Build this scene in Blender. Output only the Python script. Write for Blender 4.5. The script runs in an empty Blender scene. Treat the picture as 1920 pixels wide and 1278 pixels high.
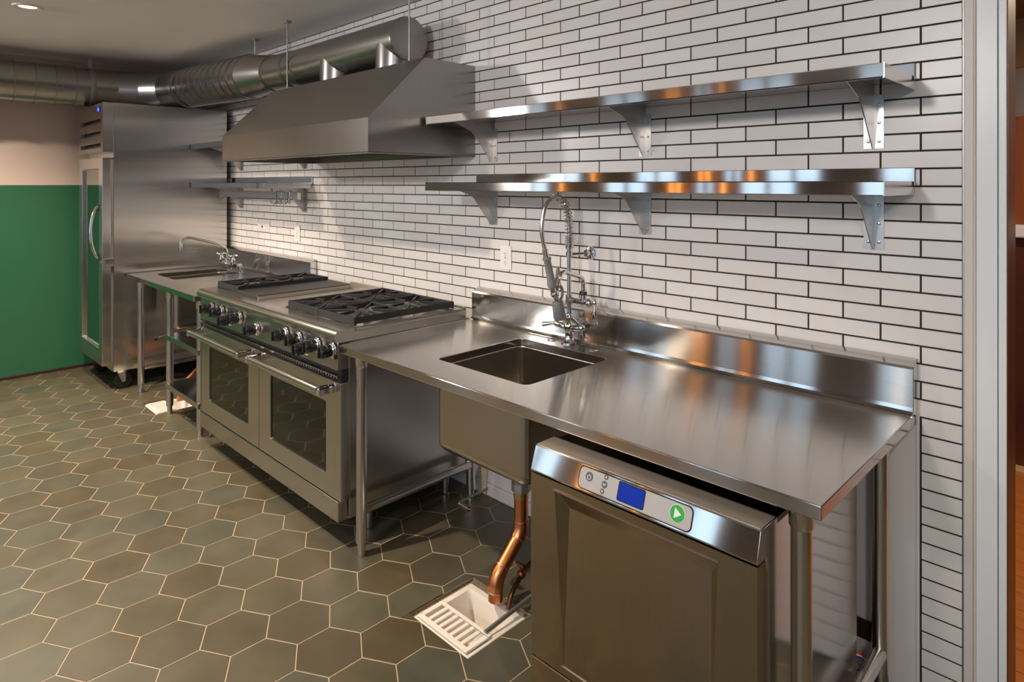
import bpy, bmesh, math, random
from mathutils import Vector, Matrix
random.seed(7)
R = math.radians
scene = bpy.context.scene
C = scene.collection

# ------------------------------------------------------------------ camera
F_PX, YAW, HORIZON = 1208.4, R(44.62), 345.0
CAM = Vector((0.0, -2.187, 1.53))
cam = bpy.data.cameras.new('camera')
cam.sensor_width = 36.0
cam.lens = F_PX / 1920 * 36
cam.shift_y = (HORIZON - 639) / 1920
cam.clip_start = 0.02
camo = bpy.data.objects.new('camera', cam)
camo.location = CAM
camo.rotation_euler = (R(90), 0, YAW)
C.objects.link(camo)
scene.camera = camo

# ------------------------------------------------------------------ world, exposure
CEIL = 2.55
XL, XR, YF = -6.36, 1.7, -4.6          # left wall, right wall, wall behind the camera
WIN = [(-6.1, -5.35), (-4.62, -3.90), (-3.45, -3.10), (-2.96, -2.28), (-1.86, -1.15), (-0.85, 0.25), (0.5, 1.5)]  # the outer ones, at both ends, are added for more daylight
WZ0, WZ1 = 0.06, 2.46
DAY = 1.9
LAMP = 0.52
world = bpy.data.worlds.new('World')
scene.world = world
world.use_nodes = True
wn = world.node_tree
bg = wn.nodes['Background']
bg.inputs[0].default_value = (0.60, 0.80, 1.0, 1)      # even, overcast daylight
bg.inputs[1].default_value = DAY
vs = scene.view_settings
vs.view_transform = 'Standard'
vs.look = 'None'
vs.gamma = 1.0
vs.use_curve_mapping = False
vs.exposure = 0.12

for i, (a, b) in enumerate(WIN):       # portals: guide the daylight through the window openings
    l = bpy.data.lights.new('window_portal', 'AREA')
    l.shape = 'RECTANGLE'
    l.size = b - a
    l.size_y = WZ1 - WZ0
    l.cycles.is_portal = True
    o = bpy.data.objects.new('window_portal', l)
    o.location = ((a + b) / 2, YF - 0.05, (WZ0 + WZ1) / 2)
    o.rotation_euler = (R(90), 0, 0)
    C.objects.link(o)


# ------------------------------------------------------------------ helpers
def wloc(o):
    v = Vector((0, 0, 0))
    while o is not None:
        v += o.location
        o = o.parent
    return v


class MB:
    """collects shapes in world coordinates; build() links them as one mesh object"""
    def __init__(self):
        self.v, self.f, self.s = [], [], []

    def add(self, vs, fs, smooth=False):
        k = len(self.v)
        self.v += [tuple(p) for p in vs]
        for f in fs:
            self.f.append([k + i for i in f])
            self.s.append(smooth)
        return self

    def box(self, x0, x1, y0, y1, z0, z1):
        return self.add([(x0, y0, z0), (x1, y0, z0), (x1, y1, z0), (x0, y1, z0),
                         (x0, y0, z1), (x1, y0, z1), (x1, y1, z1), (x0, y1, z1)],
                        [(0, 3, 2, 1), (4, 5, 6, 7), (0, 1, 5, 4), (1, 2, 6, 5), (2, 3, 7, 6), (3, 0, 4, 7)])

    def hexa(self, p):
        return self.add(p, [(0, 3, 2, 1), (4, 5, 6, 7), (0, 1, 5, 4), (1, 2, 6, 5), (2, 3, 7, 6), (3, 0, 4, 7)])

    def prism(self, poly, axis, a, b):
        def P(u, w, t):
            return {'x': (t, u, w), 'y': (u, t, w), 'z': (u, w, t)}[axis]
        n = len(poly)
        vs = [P(u, w, a) for u, w in poly] + [P(u, w, b) for u, w in poly]
        fs = [tuple(range(n)), tuple(range(2 * n - 1, n - 1, -1))]
        fs += [(i, (i + 1) % n, n + (i + 1) % n, n + i) for i in range(n)]
        return self.add(vs, fs)

    def frame(self, d):
        d = Vector(d).normalized()
        u = d.orthogonal().normalized()
        return d, u, d.cross(u)

    def tube(self, pts, r, n=12, caps=True, closed=False):
        pts = [Vector(p) for p in pts]
        m = len(pts)
        rs = r if isinstance(r, (list, tuple)) else [r] * m
        vs, fs = [], []
        u = None
        for i, p in enumerate(pts):
            if closed:
                d = pts[(i + 1) % m] - pts[i - 1]
            else:
                d = pts[min(i + 1, m - 1)] - pts[max(i - 1, 0)]
            d.normalize()
            if u is None:
                u = d.orthogonal().normalized()
            else:
                u = (u - d * u.dot(d)).normalized()
            w = d.cross(u)
            for k in range(n):
                t = 2 * math.pi * k / n
                vs.append(p + (u * math.cos(t) + w * math.sin(t)) * rs[i])
        for i in range(m if closed else m - 1):
            j = (i + 1) % m
            for k in range(n):
                k2 = (k + 1) % n
                fs.append((i * n + k, i * n + k2, j * n + k2, j * n + k))
        self.add(vs, fs, True)
        if caps and not closed:
            b = len(self.v) - m * n
            self.f.append([b + k for k in range(n)][::-1]); self.s.append(False)
            self.f.append([b + (m - 1) * n + k for k in range(n)]); self.s.append(False)
        return self

    def cyl(self, p0, p1, r0, r1=None, n=16, caps=True):
        return self.tube([p0, p1], [r0, r0 if r1 is None else r1], n, caps)

    def lathe(self, prof, org, axis=(0, 0, 1), n=20):
        d, u, w = self.frame(axis)
        org = Vector(org)
        vs, fs = [], []
        for r, h in prof:
            r = max(r, 1e-5)
            for k in range(n):
                t = 2 * math.pi * k / n
                vs.append(org + d * h + (u * math.cos(t) + w * math.sin(t)) * r)
        for i in range(len(prof) - 1):
            for k in range(n):
                k2 = (k + 1) % n
                fs.append((i * n + k, i * n + k2, (i + 1) * n + k2, (i + 1) * n + k))
        return self.add(vs, fs, True)

    def ball(self, c, r, n=12):
        prof = [(r * math.sin(math.pi * i / 8), -r * math.cos(math.pi * i / 8)) for i in range(9)]
        return self.lathe(prof, c, (0, 0, 1), n)

    def loops(self, rings, cap0=False, cap1=False, smooth=True):
        n = len(rings[0])
        vs = [p for r in rings for p in r]
        fs = []
        for i in range(len(rings) - 1):
            for k in range(n):
                k2 = (k + 1) % n
                fs.append((i * n + k, i * n + k2, (i + 1) * n + k2, (i + 1) * n + k))
        if cap0:
            fs.append(tuple(range(n))[::-1])
        if cap1:
            fs.append(tuple((len(rings) - 1) * n + k for k in range(n)))
        return self.add(vs, fs, smooth)

    def plate_hole(self, x0, x1, y0, y1, h, r, z0, z1, n=5):
        hx0, hx1, hy0, hy1 = h
        inner = rrect(hx0, hx1, hy0, hy1, r, n)
        outer = [(x1, y1), (x0, y1), (x0, y0), (x1, y0)]
        m = n + 1
        for z, flip in ((z1, False), (z0, True)):
            vs = [(x, y, z) for x, y in outer] + [(x, y, z) for x, y in inner]
            fs = []
            for c in range(4):
                a = 4 + c * m
                for k in range(n):
                    fs.append((c, a + k, a + k + 1))
                c2 = (c + 1) % 4
                fs.append((c, a + n, 4 + c2 * m, c2))
            self.add(vs, [f[::-1] for f in fs] if flip else fs)
        self.loops([[(x, y, z1) for x, y in inner], [(x, y, z0) for x, y in inner]], smooth=False)
        self.loops([[(x, y, z0) for x, y in outer], [(x, y, z1) for x, y in outer]], smooth=False)
        return self

    def build(self, name, mat, parent=None, bevel=0.0, seg=2, grain=(1, 0, 0), kind=None, smooth=None, uv=True, solid=0.0):
        off = wloc(parent) if parent is not None else Vector((0, 0, 0))
        me = bpy.data.meshes.new(name)
        me.from_pydata([tuple(Vector(p) - off) for p in self.v], [], self.f)
        me.polygons.foreach_set('use_smooth', self.s)
        bm = bmesh.new()
        bm.from_mesh(me)
        bmesh.ops.remove_doubles(bm, verts=bm.verts, dist=1e-5)
        bmesh.ops.recalc_face_normals(bm, faces=bm.faces)
        if uv:
            lay = bm.loops.layers.uv.new('UVMap')
            g0 = Vector(grain).normalized()
            for f in bm.faces:
                n = f.normal
                g = g0
                if abs(n.dot(g)) > 0.9:
                    g = Vector((0, 0, 1)) if abs(n.z) < 0.9 else Vector((0, 1, 0))
                t = n.cross(g)
                if t.length < 1e-6:
                    t = Vector((0, 1, 0))
                t.normalize()
                for lp in f.loops:
                    lp[lay].uv = (lp.vert.co.dot(t), lp.vert.co.dot(g))
        bm.to_mesh(me)
        bm.free()
        if any(self.s):
            me.set_sharp_from_angle(angle=R(40))
        me.materials.append(mat)
        o = bpy.data.objects.new(name, me)
        C.objects.link(o)
        if parent is not None:
            o.parent = parent
        if solid:
            md = o.modifiers.new('sheet', 'SOLIDIFY')
            md.thickness = solid
            md.offset = 0
        if bevel:
            md = o.modifiers.new('bevel', 'BEVEL')
            md.width = bevel
            md.segments = seg
            md.limit_method = 'ANGLE'
            md.angle_limit = R(40)
        if kind:
            o['kind'] = kind
        return o


def rrect(x0, x1, y0, y1, r, n=5):
    pts = []
    for cx, cy, a in ((x1 - r, y1 - r, 0), (x0 + r, y1 - r, 90), (x0 + r, y0 + r, 180), (x1 - r, y0 + r, 270)):
        for k in range(n + 1):
            t = R(a + 90 * k / n)
            pts.append((cx + r * math.cos(t), cy + r * math.sin(t)))
    return pts


def arc(c, u, w, r, a0, a1, n):
    c, u, w = Vector(c), Vector(u), Vector(w)
    return [c + u * r * math.cos(R(a0 + (a1 - a0) * k / n)) + w * r * math.sin(R(a0 + (a1 - a0) * k / n)) for k in range(n + 1)]


def rounded(pts, r, n=5):
    """polyline with rounded corners"""
    pts = [Vector(p) for p in pts]
    out = [pts[0]]
    for i in range(1, len(pts) - 1):
        a, b, c = pts[i - 1], pts[i], pts[i + 1]
        d1, d2 = (a - b), (c - b)
        q = min(r, d1.length * 0.48, d2.length * 0.48)
        p1, p2 = b + d1.normalized() * q, b + d2.normalized() * q
        for k in range(n + 1):
            t = k / n
            out.append(p1 * (1 - t) ** 2 + b * 2 * t * (1 - t) + p2 * t * t)
    out.append(pts[-1])
    return out


def smoothcurve(pts, n=8):
    """Catmull-Rom through the points"""
    pts = [Vector(p) for p in pts]
    P = [pts[0] * 2 - pts[1]] + pts + [pts[-1] * 2 - pts[-2]]
    out = []
    for i in range(1, len(P) - 2):
        a, b, c, d = P[i - 1], P[i], P[i + 1], P[i + 2]
        for k in range(n):
            t = k / n
            out.append(0.5 * ((2 * b) + (c - a) * t + (2 * a - 5 * b + 4 * c - d) * t * t + (3 * b - a - 3 * c + d) * t ** 3))
    out.append(pts[-1])
    return out


def tag(o, label, cat, group=None):
    o['label'] = label
    o['category'] = cat
    if group:
        o['group'] = group
    return o


def thing(name, label, cat, loc=(0, 0, 0), group=None):
    o = bpy.data.objects.new(name, None)
    o.empty_display_size = 0.1
    o.location = loc
    C.objects.link(o)
    return tag(o, label, cat, group)


def project(x, y, z):
    dx, dy, dz = x - CAM.x, y - CAM.y, z - CAM.z
    s, c = math.sin(YAW), math.cos(YAW)
    fw = -s * dx + c * dy
    if fw < 0.05:
        return None
    return 960 + F_PX * (c * dx + s * dy) / fw, HORIZON - F_PX * dz / fw


# ------------------------------------------------------------------ materials
def newmat(name):
    m = bpy.data.materials.new(name)
    m.use_nodes = True
    nt = m.node_tree
    return m, nt, nt.nodes['Principled BSDF']


def N(nt, kind, **kw):
    n = nt.nodes.new(kind)
    for k, v in kw.items():
        setattr(n, k, v)
    return n


def plain(name, col, rough=0.5, metal=0.0, spec=0.5, noise=0.0, nscale=20.0, bump=0.0, coat=0.0):
    m, nt, p = newmat(name)
    p.inputs['Base Color'].default_value = (*col, 1)
    p.inputs['Roughness'].default_value = rough
    p.inputs['Metallic'].default_value = metal
    p.inputs['Specular IOR Level'].default_value = spec
    p.inputs['Coat Weight'].default_value = coat
    if noise or bump:
        tc = N(nt, 'ShaderNodeTexCoord')
        nz = N(nt, 'ShaderNodeTexNoise')
        nz.inputs['Scale'].default_value = nscale
        nz.inputs['Detail'].default_value = 4
        nt.links.new(tc.outputs['Object'], nz.inputs['Vector'])
        if noise:
            mx = N(nt, 'ShaderNodeMix', data_type='RGBA')
            mx.inputs[6].default_value = (*[c * (1 - noise) for c in col], 1)
            mx.inputs[7].default_value = (*[min(1, c * (1 + noise)) for c in col], 1)
            nt.links.new(nz.outputs['Fac'], mx.inputs[0])
            nt.links.new(mx.outputs[2], p.inputs['Base Color'])
        if bump:
            bp = N(nt, 'ShaderNodeBump')
            bp.inputs['Strength'].default_value = bump
            bp.inputs['Distance'].default_value = 0.002
            nt.links.new(nz.outputs['Fac'], bp.inputs['Height'])
            nt.links.new(bp.outputs[0], p.inputs['Normal'])
    return m


def steel(name, col=(0.60, 0.575, 0.545), rough=0.27, aniso=0.75, wave=0.0, wscale=2.2, streak=0.10):
    """brushed sheet steel; U of the UV map runs across the grain"""
    m, nt, p = newmat(name)
    p.inputs['Metallic'].default_value = 1.0
    p.inputs['Anisotropic'].default_value = aniso
    tg = N(nt, 'ShaderNodeTangent', direction_type='UV_MAP')
    nt.links.new(tg.outputs[0], p.inputs['Tangent'])
    uv = N(nt, 'ShaderNodeUVMap')
    mp = N(nt, 'ShaderNodeMapping')
    mp.inputs['Scale'].default_value = (420, 5, 1)
    nz = N(nt, 'ShaderNodeTexNoise')
    nz.inputs['Scale'].default_value = 1.0
    nz.inputs['Detail'].default_value = 2
    nt.links.new(uv.outputs[0], mp.inputs[0])
    nt.links.new(mp.outputs[0], nz.inputs['Vector'])
    mr = N(nt, 'ShaderNodeMapRange')
    mr.inputs[3].default_value = max(0.03, rough - 0.02)
    mr.inputs[4].default_value = rough + 0.02
    nt.links.new(nz.outputs['Fac'], mr.inputs[0])
    nt.links.new(mr.outputs[0], p.inputs['Roughness'])
    mx = N(nt, 'ShaderNodeMix', data_type='RGBA')
    mx.inputs[6].default_value = (*[c * (1 - streak) for c in col], 1)
    mx.inputs[7].default_value = (*[min(1, c * (1 + streak)) for c in col], 1)
    nt.links.new(nz.outputs['Fac'], mx.inputs[0])
    nt.links.new(mx.outputs[2], p.inputs['Base Color'])
    if wave:
        tc = N(nt, 'ShaderNodeTexCoord')
        n2 = N(nt, 'ShaderNodeTexNoise')
        n2.inputs['Scale'].default_value = wscale
        n2.inputs['Detail'].default_value = 1
        nt.links.new(tc.outputs['Object'], n2.inputs['Vector'])
        bp = N(nt, 'ShaderNodeBump')
        bp.inputs['Strength'].default_value = 1.0
        bp.inputs['Distance'].default_value = wave
        nt.links.new(n2.outputs['Fac'], bp.inputs['Height'])
        nt.links.new(bp.outputs[0], p.inputs['Normal'])
    return m


def emit(name, col, strength):
    m, nt, p = newmat(name)
    p.inputs['Base Color'].default_value = (*col, 1)
    p.inputs['Emission Color'].default_value = (*col, 1)
    p.inputs['Emission Strength'].default_value = strength
    return m


def glass(name, tint=(0.8, 0.9, 0.87), refl=0.12, rough=0.02, body=None):
    """thin pane: mostly clear, mirror-like at a glance"""
    m, nt, p = newmat(name)
    nt.nodes.remove(p)
    out = nt.nodes['Material Output']
    tr = N(nt, 'ShaderNodeBsdfTransparent')
    tr.inputs[0].default_value = (*tint, 1)
    gl = N(nt, 'ShaderNodeBsdfGlossy')
    gl.inputs['Roughness'].default_value = rough
    gl.inputs['Color'].default_value = (0.95, 1.0, 0.97, 1)
    fr = N(nt, 'ShaderNodeFresnel')
    fr.inputs[0].default_value = 1.6
    ad = N(nt, 'ShaderNodeMath', operation='ADD', use_clamp=True)
    ad.inputs[1].default_value = refl
    nt.links.new(fr.outputs[0], ad.inputs[0])
    mx = N(nt, 'ShaderNodeMixShader')
    nt.links.new(ad.outputs[0], mx.inputs[0])
    nt.links.new(tr.outputs[0], mx.inputs[1])
    nt.links.new(gl.outputs[0], mx.inputs[2])
    nt.links.new(mx.outputs[0], out.inputs[0])
    return m


def varied(name, ramp, rough, nscale, namp, rvar=0.06, spec=0.5, bump=0.0):
    """each object gets its own shade (Object Info random), with soft mottling"""
    m, nt, p = newmat(name)
    oi = N(nt, 'ShaderNodeObjectInfo')
    geo = N(nt, 'ShaderNodeNewGeometry')
    ad0 = N(nt, 'ShaderNodeMath', operation='ADD')
    nt.links.new(oi.outputs['Random'], ad0.inputs[0])
    nt.links.new(geo.outputs['Random Per Island'], ad0.inputs[1])
    fr = N(nt, 'ShaderNodeMath', operation='FRACT')
    nt.links.new(ad0.outputs[0], fr.inputs[0])
    cr = N(nt, 'ShaderNodeValToRGB')
    els = cr.color_ramp.elements
    while len(els) < len(ramp):
        els.new(0.5)
    for e, (pos, col) in zip(els, ramp):
        e.position = pos
        e.color = (*col, 1)
    nt.links.new(fr.outputs[0], cr.inputs[0])
    nz = N(nt, 'ShaderNodeTexNoise')
    nz.inputs['Scale'].default_value = nscale
    nz.inputs['Detail'].default_value = 5
    nt.links.new(geo.outputs['Position'], nz.inputs['Vector'])
    mr = N(nt, 'ShaderNodeMapRange')
    mr.inputs[1].default_value = 0.25
    mr.inputs[2].default_value = 0.75
    mr.inputs[3].default_value = 1 - namp
    mr.inputs[4].default_value = 1 + namp
    nt.links.new(nz.outputs['Fac'], mr.inputs[0])
    mu = N(nt, 'ShaderNodeMix', data_type='RGBA', blend_type='MULTIPLY')
    mu.inputs[0].default_value = 1
    nt.links.new(cr.outputs[0], mu.inputs[6])
    nt.links.new(mr.outputs[0], mu.inputs[7])
    nt.links.new(mu.outputs[2], p.inputs['Base Color'])
    m2 = N(nt, 'ShaderNodeMapRange')
    m2.inputs[3].default_value = rough - rvar
    m2.inputs[4].default_value = rough + rvar
    nt.links.new(nz.outputs['Fac'], m2.inputs[0])
    nt.links.new(m2.outputs[0], p.inputs['Roughness'])
    p.inputs['Specular IOR Level'].default_value = spec
    if bump:
        bp = N(nt, 'ShaderNodeBump')
        bp.inputs['Strength'].default_value = bump
        bp.inputs['Distance'].default_value = 0.003
        nt.links.new(nz.outputs['Fac'], bp.inputs['Height'])
        nt.links.new(bp.outputs[0], p.inputs['Normal'])
    return m


M = {}
M['steel'] = steel('brushed_steel', rough=0.30, aniso=0.4, streak=0.03)
M['steel_top'] = steel('worktop_steel', col=(0.62, 0.585, 0.55), rough=0.15, aniso=1.0, streak=0.05)
M['steel_sink'] = steel('sink_steel', col=(0.52, 0.475, 0.42), rough=0.24, aniso=0.3, streak=0.02)
M['steel_satin'] = steel('satin_steel', col=(0.62, 0.56, 0.50), rough=0.5, aniso=0.2, streak=0.03)
M['steel_shiny'] = steel('bright_steel', col=(0.66, 0.64, 0.62), rough=0.115, aniso=1.0, streak=0.04)
M['steel_fridge'] = steel('cabinet_steel', col=(0.72, 0.69, 0.65), rough=0.21, aniso=1.0, wave=0.0009, wscale=1.6, streak=0.04)
M['steel_hood'] = steel('hood_steel', col=(0.35, 0.328, 0.308), rough=0.33, aniso=0.6, wave=0.0015)
M['steel_range'] = steel('range_steel', col=(0.56, 0.54, 0.50), rough=0.24, aniso=0.6, wave=0.0006)
M['steel_dw'] = steel('dishwasher_steel', col=(0.45, 0.375, 0.26), rough=0.16, aniso=0.3, wave=0.002)  # brown of the reflected floor is put into the steel colour
M['galv'] = plain('galvanised_duct', (0.40, 0.395, 0.385), rough=0.27, metal=1.0, noise=0.10, nscale=5)
M['leg'] = steel('leg_steel', col=(0.68, 0.655, 0.63), rough=0.22, aniso=0.5)
M['chrome'] = plain('chrome', (0.80, 0.79, 0.78), rough=0.06, metal=1.0)
M['screw'] = plain('screw_metal', (0.75, 0.73, 0.7), rough=0.2, metal=1.0)
M['iron'] = plain('cast_iron', (0.012, 0.0125, 0.014), rough=0.46, noise=0.3, nscale=60, bump=0.15)
M['griddle'] = plain('griddle_iron', (0.018, 0.016, 0.015), rough=0.48, noise=0.4, nscale=25)
M['tray'] = plain('griddle_plate', (0.50, 0.46, 0.41), rough=0.33, metal=0.9, noise=0.15, nscale=8)
M['black'] = plain('black_plastic', (0.008, 0.008, 0.009), rough=0.18, coat=0.3)
M['void'] = plain('dark_gap', (0.006, 0.006, 0.006), rough=0.8)
M['rubber'] = plain('black_rubber', (0.012, 0.012, 0.013), rough=0.55)
M['greyrub'] = plain('grey_rubber', (0.16, 0.16, 0.165), rough=0.5)
M['greyplas'] = plain('grey_plastic', (0.20, 0.20, 0.195), rough=0.35)
M['white'] = plain('white_plastic', (0.78, 0.76, 0.73), rough=0.35)
M['porc'] = plain('white_enamel', (0.82, 0.76, 0.68), rough=0.22)
M['copper'] = plain('copper', (0.72, 0.27, 0.11), rough=0.28, metal=1.0, noise=0.35, nscale=14)
M['copper_dark'] = plain('aged_copper', (0.22, 0.09, 0.045), rough=0.4, metal=1.0, noise=0.3, nscale=20)
M['brass'] = plain('brass', (0.62, 0.42, 0.14), rough=0.3, metal=1.0)
M['zinc'] = plain('zinc_fitting', (0.42, 0.42, 0.41), rough=0.4, metal=0.9, noise=0.2)
M['solder'] = plain('solder', (0.6, 0.58, 0.55), rough=0.35, metal=1.0)
M['ceiling'] = plain('ceiling_paint', (0.80, 0.785, 0.775), rough=0.75, noise=0.03, nscale=3)
M['panelwhite'] = plain('white_wall_panel', (0.60, 0.565, 0.55), rough=0.45)
M['trim'] = plain('painted_trim', (0.74, 0.77, 0.80), rough=0.32)
M['trim_warm'] = plain('painted_trim_return', (0.62, 0.57, 0.53), rough=0.4)
M['beige'] = plain('back_wall_paint', (0.20, 0.15, 0.12), rough=0.6, noise=0.04, nscale=4)
M['darkbase'] = plain('dark_base_trim', (0.035, 0.014, 0.008), rough=0.4)
M['grout_dark'] = plain('dark_grout', (0.016, 0.0155, 0.016), rough=0.85, noise=0.2, nscale=50)
M['grout_tan'] = plain('tan_grout', (0.44, 0.335, 0.225), rough=0.8, noise=0.12, nscale=40)
M['mortar'] = plain('rough_mortar', (0.22, 0.16, 0.10), rough=0.9, noise=0.4, nscale=60, bump=0.8)
M['wall_tile'] = varied('white_wall_tile', [(0.0, (0.65, 0.625, 0.61)), (1.0, (0.71, 0.685, 0.67))], 0.30, 9, 0.02, rvar=0.05, spec=0.5)
M['hex_tile'] = varied('olive_hex_tile', [(0.0, (0.074, 0.056, 0.030)), (0.3, (0.082, 0.070, 0.041)), (0.55, (0.090, 0.080, 0.050)), (0.8, (0.072, 0.071, 0.050)), (1.0, (0.078, 0.059, 0.034))],
                       0.40, 7, 0.18, rvar=0.07, spec=0.45, bump=0.12)
M['display_blue'] = emit('blue_display', (0.0, 0.022, 0.30), 1.0)
M['display_blue'].node_tree.nodes['Principled BSDF'].inputs['Base Color'].default_value = (0.002, 0.002, 0.004, 1)
M['display_blue'].node_tree.nodes['Principled BSDF'].inputs['Specular IOR Level'].default_value = 0.2
M['led_blue'] = emit('blue_led', (0.02, 0.05, 1.0), 6.0)
M['led_dim'] = emit('small_blue_led', (0.01, 0.02, 0.4), 0.25)
M['green_btn'] = plain('green_button', (0.03, 0.36, 0.05), rough=0.35)
M['grey_btn'] = plain('grey_button', (0.10, 0.10, 0.105), rough=0.4)
M['panel_grey'] = plain('control_grey', (0.40, 0.39, 0.38), rough=0.4)
M['oven_glass'] = plain('oven_glass', (0.004, 0.004, 0.003), rough=0.04, spec=0.5)
M['fridge_glass'] = glass('fridge_glass', tint=(0.66, 0.76, 0.72), refl=0.28)
M['fridge_in'] = plain('cabinet_liner', (0.62, 0.70, 0.67), rough=0.4)
M['red'] = plain('red_cable', (0.55, 0.02, 0.02), rough=0.4)
M['blue'] = plain('blue_cable', (0.03, 0.06, 0.45), rough=0.4)


def green_wall():
    m, nt, p = newmat('two_tone_wall_paint')
    geo = N(nt, 'ShaderNodeNewGeometry')
    sx = N(nt, 'ShaderNodeSeparateXYZ')
    nt.links.new(geo.outputs['Position'], sx.inputs[0])
    gt = N(nt, 'ShaderNodeMath', operation='GREATER_THAN')
    gt.inputs[1].default_value = 1.522
    nt.links.new(sx.outputs['Z'], gt.inputs[0])
    nz = N(nt, 'ShaderNodeTexNoise')
    nz.inputs['Scale'].default_value = 1.5
    nt.links.new(geo.outputs['Position'], nz.inputs['Vector'])
    g = N(nt, 'ShaderNodeMix', data_type='RGBA')
    g.inputs[6].default_value = (0.022, 0.112, 0.056, 1)
    g.inputs[7].default_value = (0.029, 0.132, 0.068, 1)
    nt.links.new(nz.outputs['Fac'], g.inputs[0])
    mx = N(nt, 'ShaderNodeMix', data_type='RGBA')
    nt.links.new(gt.outputs[0], mx.inputs[0])
    nt.links.new(g.outputs[2], mx.inputs[6])
    mx.inputs[7].default_value = (0.58, 0.47, 0.41, 1)
    nt.links.new(mx.outputs[2], p.inputs['Base Color'])
    p.inputs['Roughness'].default_value = 0.38
    return m


M['green'] = green_wall()


def wood(name, c0, c1, scale=(2, 14, 2), rough=0.35):
    m, nt, p = newmat(name)
    tc = N(nt, 'ShaderNodeTexCoord')
    mp = N(nt, 'ShaderNodeMapping')
    mp.inputs['Scale'].default_value = scale
    nz = N(nt, 'ShaderNodeTexNoise')
    nz.inputs['Scale'].default_value = 3
    nz.inputs['Detail'].default_value = 6
    nt.links.new(tc.outputs['Object'], mp.inputs[0])
    nt.links.new(mp.outputs[0], nz.inputs['Vector'])
    mx = N(nt, 'ShaderNodeMix', data_type='RGBA')
    mx.inputs[6].default_value = (*c0, 1)
    mx.inputs[7].default_value = (*c1, 1)
    nt.links.new(nz.outputs['Fac'], mx.inputs[0])
    nt.links.new(mx.outputs[2], p.inputs['Base Color'])
    p.inputs['Roughness'].default_value = rough
    return m


M['woodfloor'] = wood('orange_floor_boards', (0.26, 0.075, 0.014), (0.42, 0.14, 0.03), (2, 10, 2))
M['woodpanel'] = wood('red_wood_panel', (0.18, 0.045, 0.012), (0.32, 0.085, 0.02), (10, 10, 1.2))
M['woodframe'] = wood('window_wood', (0.30, 0.12, 0.035), (0.45, 0.2, 0.07), (10, 10, 1.2))
M['darkwood'] = wood('dark_wood', (0.05, 0.012, 0.004), (0.10, 0.025, 0.008), (6, 6, 1.2))
M['tanwood'] = wood('pale_wood', (0.40, 0.24, 0.11), (0.5, 0.32, 0.16), (2, 8, 8))
M['umber'] = plain('ochre_paint', (0.22, 0.12, 0.045), rough=0.6)
M['greypaint'] = plain('grey_paint', (0.22, 0.19, 0.18), rough=0.6)
M['concrete'] = plain('pale_paving', (0.40, 0.41, 0.42), rough=0.8, noise=0.1, nscale=2)


# ------------------------------------------------------------------ structure: floor
HOLES = [(-1.877, -1.560, -0.808, -0.502), (-4.985, -4.690, -0.800, -0.505)]
gb = MB()
xs = sorted({XL, XR} | {h[0] for h in HOLES} | {h[1] for h in HOLES})
for a, b in zip(xs[:-1], xs[1:]):
    segs = [(YF - 0.1, 0.0)]
    for h in HOLES:
        if a >= h[0] - 1e-6 and b <= h[1] + 1e-6:
            segs = [(YF - 0.1, h[2]), (h[3], 0.0)]
    for y0, y1 in segs:
        gb.box(a, b, y0, y1, -0.05, -0.0012)
floor = gb.build('floor', M['grout_tan'], kind='structure', uv=False)

HX, HS = 0.2054, 0.2054 / math.sqrt(3)
GAP = 0.0036


def clip(poly, axis, val, keep_less):
    out = []
    n = len(poly)
    for i in range(n):
        p, q = poly[i], poly[(i + 1) % n]
        ip = (p[axis] <= val) if keep_less else (p[axis] >= val)
        iq = (q[axis] <= val) if keep_less else (q[axis] >= val)
        if ip:
            out.append(p)
        if ip != iq:
            t = (val - p[axis]) / (q[axis] - p[axis])
            out.append((p[0] + (q[0] - p[0]) * t, p[1] + (q[1] - p[1]) * t))
    return out


def area(poly):
    return abs(sum(poly[i][0] * poly[(i + 1) % len(poly)][1] - poly[(i + 1) % len(poly)][0] * poly[i][1] for i in range(len(poly)))) / 2


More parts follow.
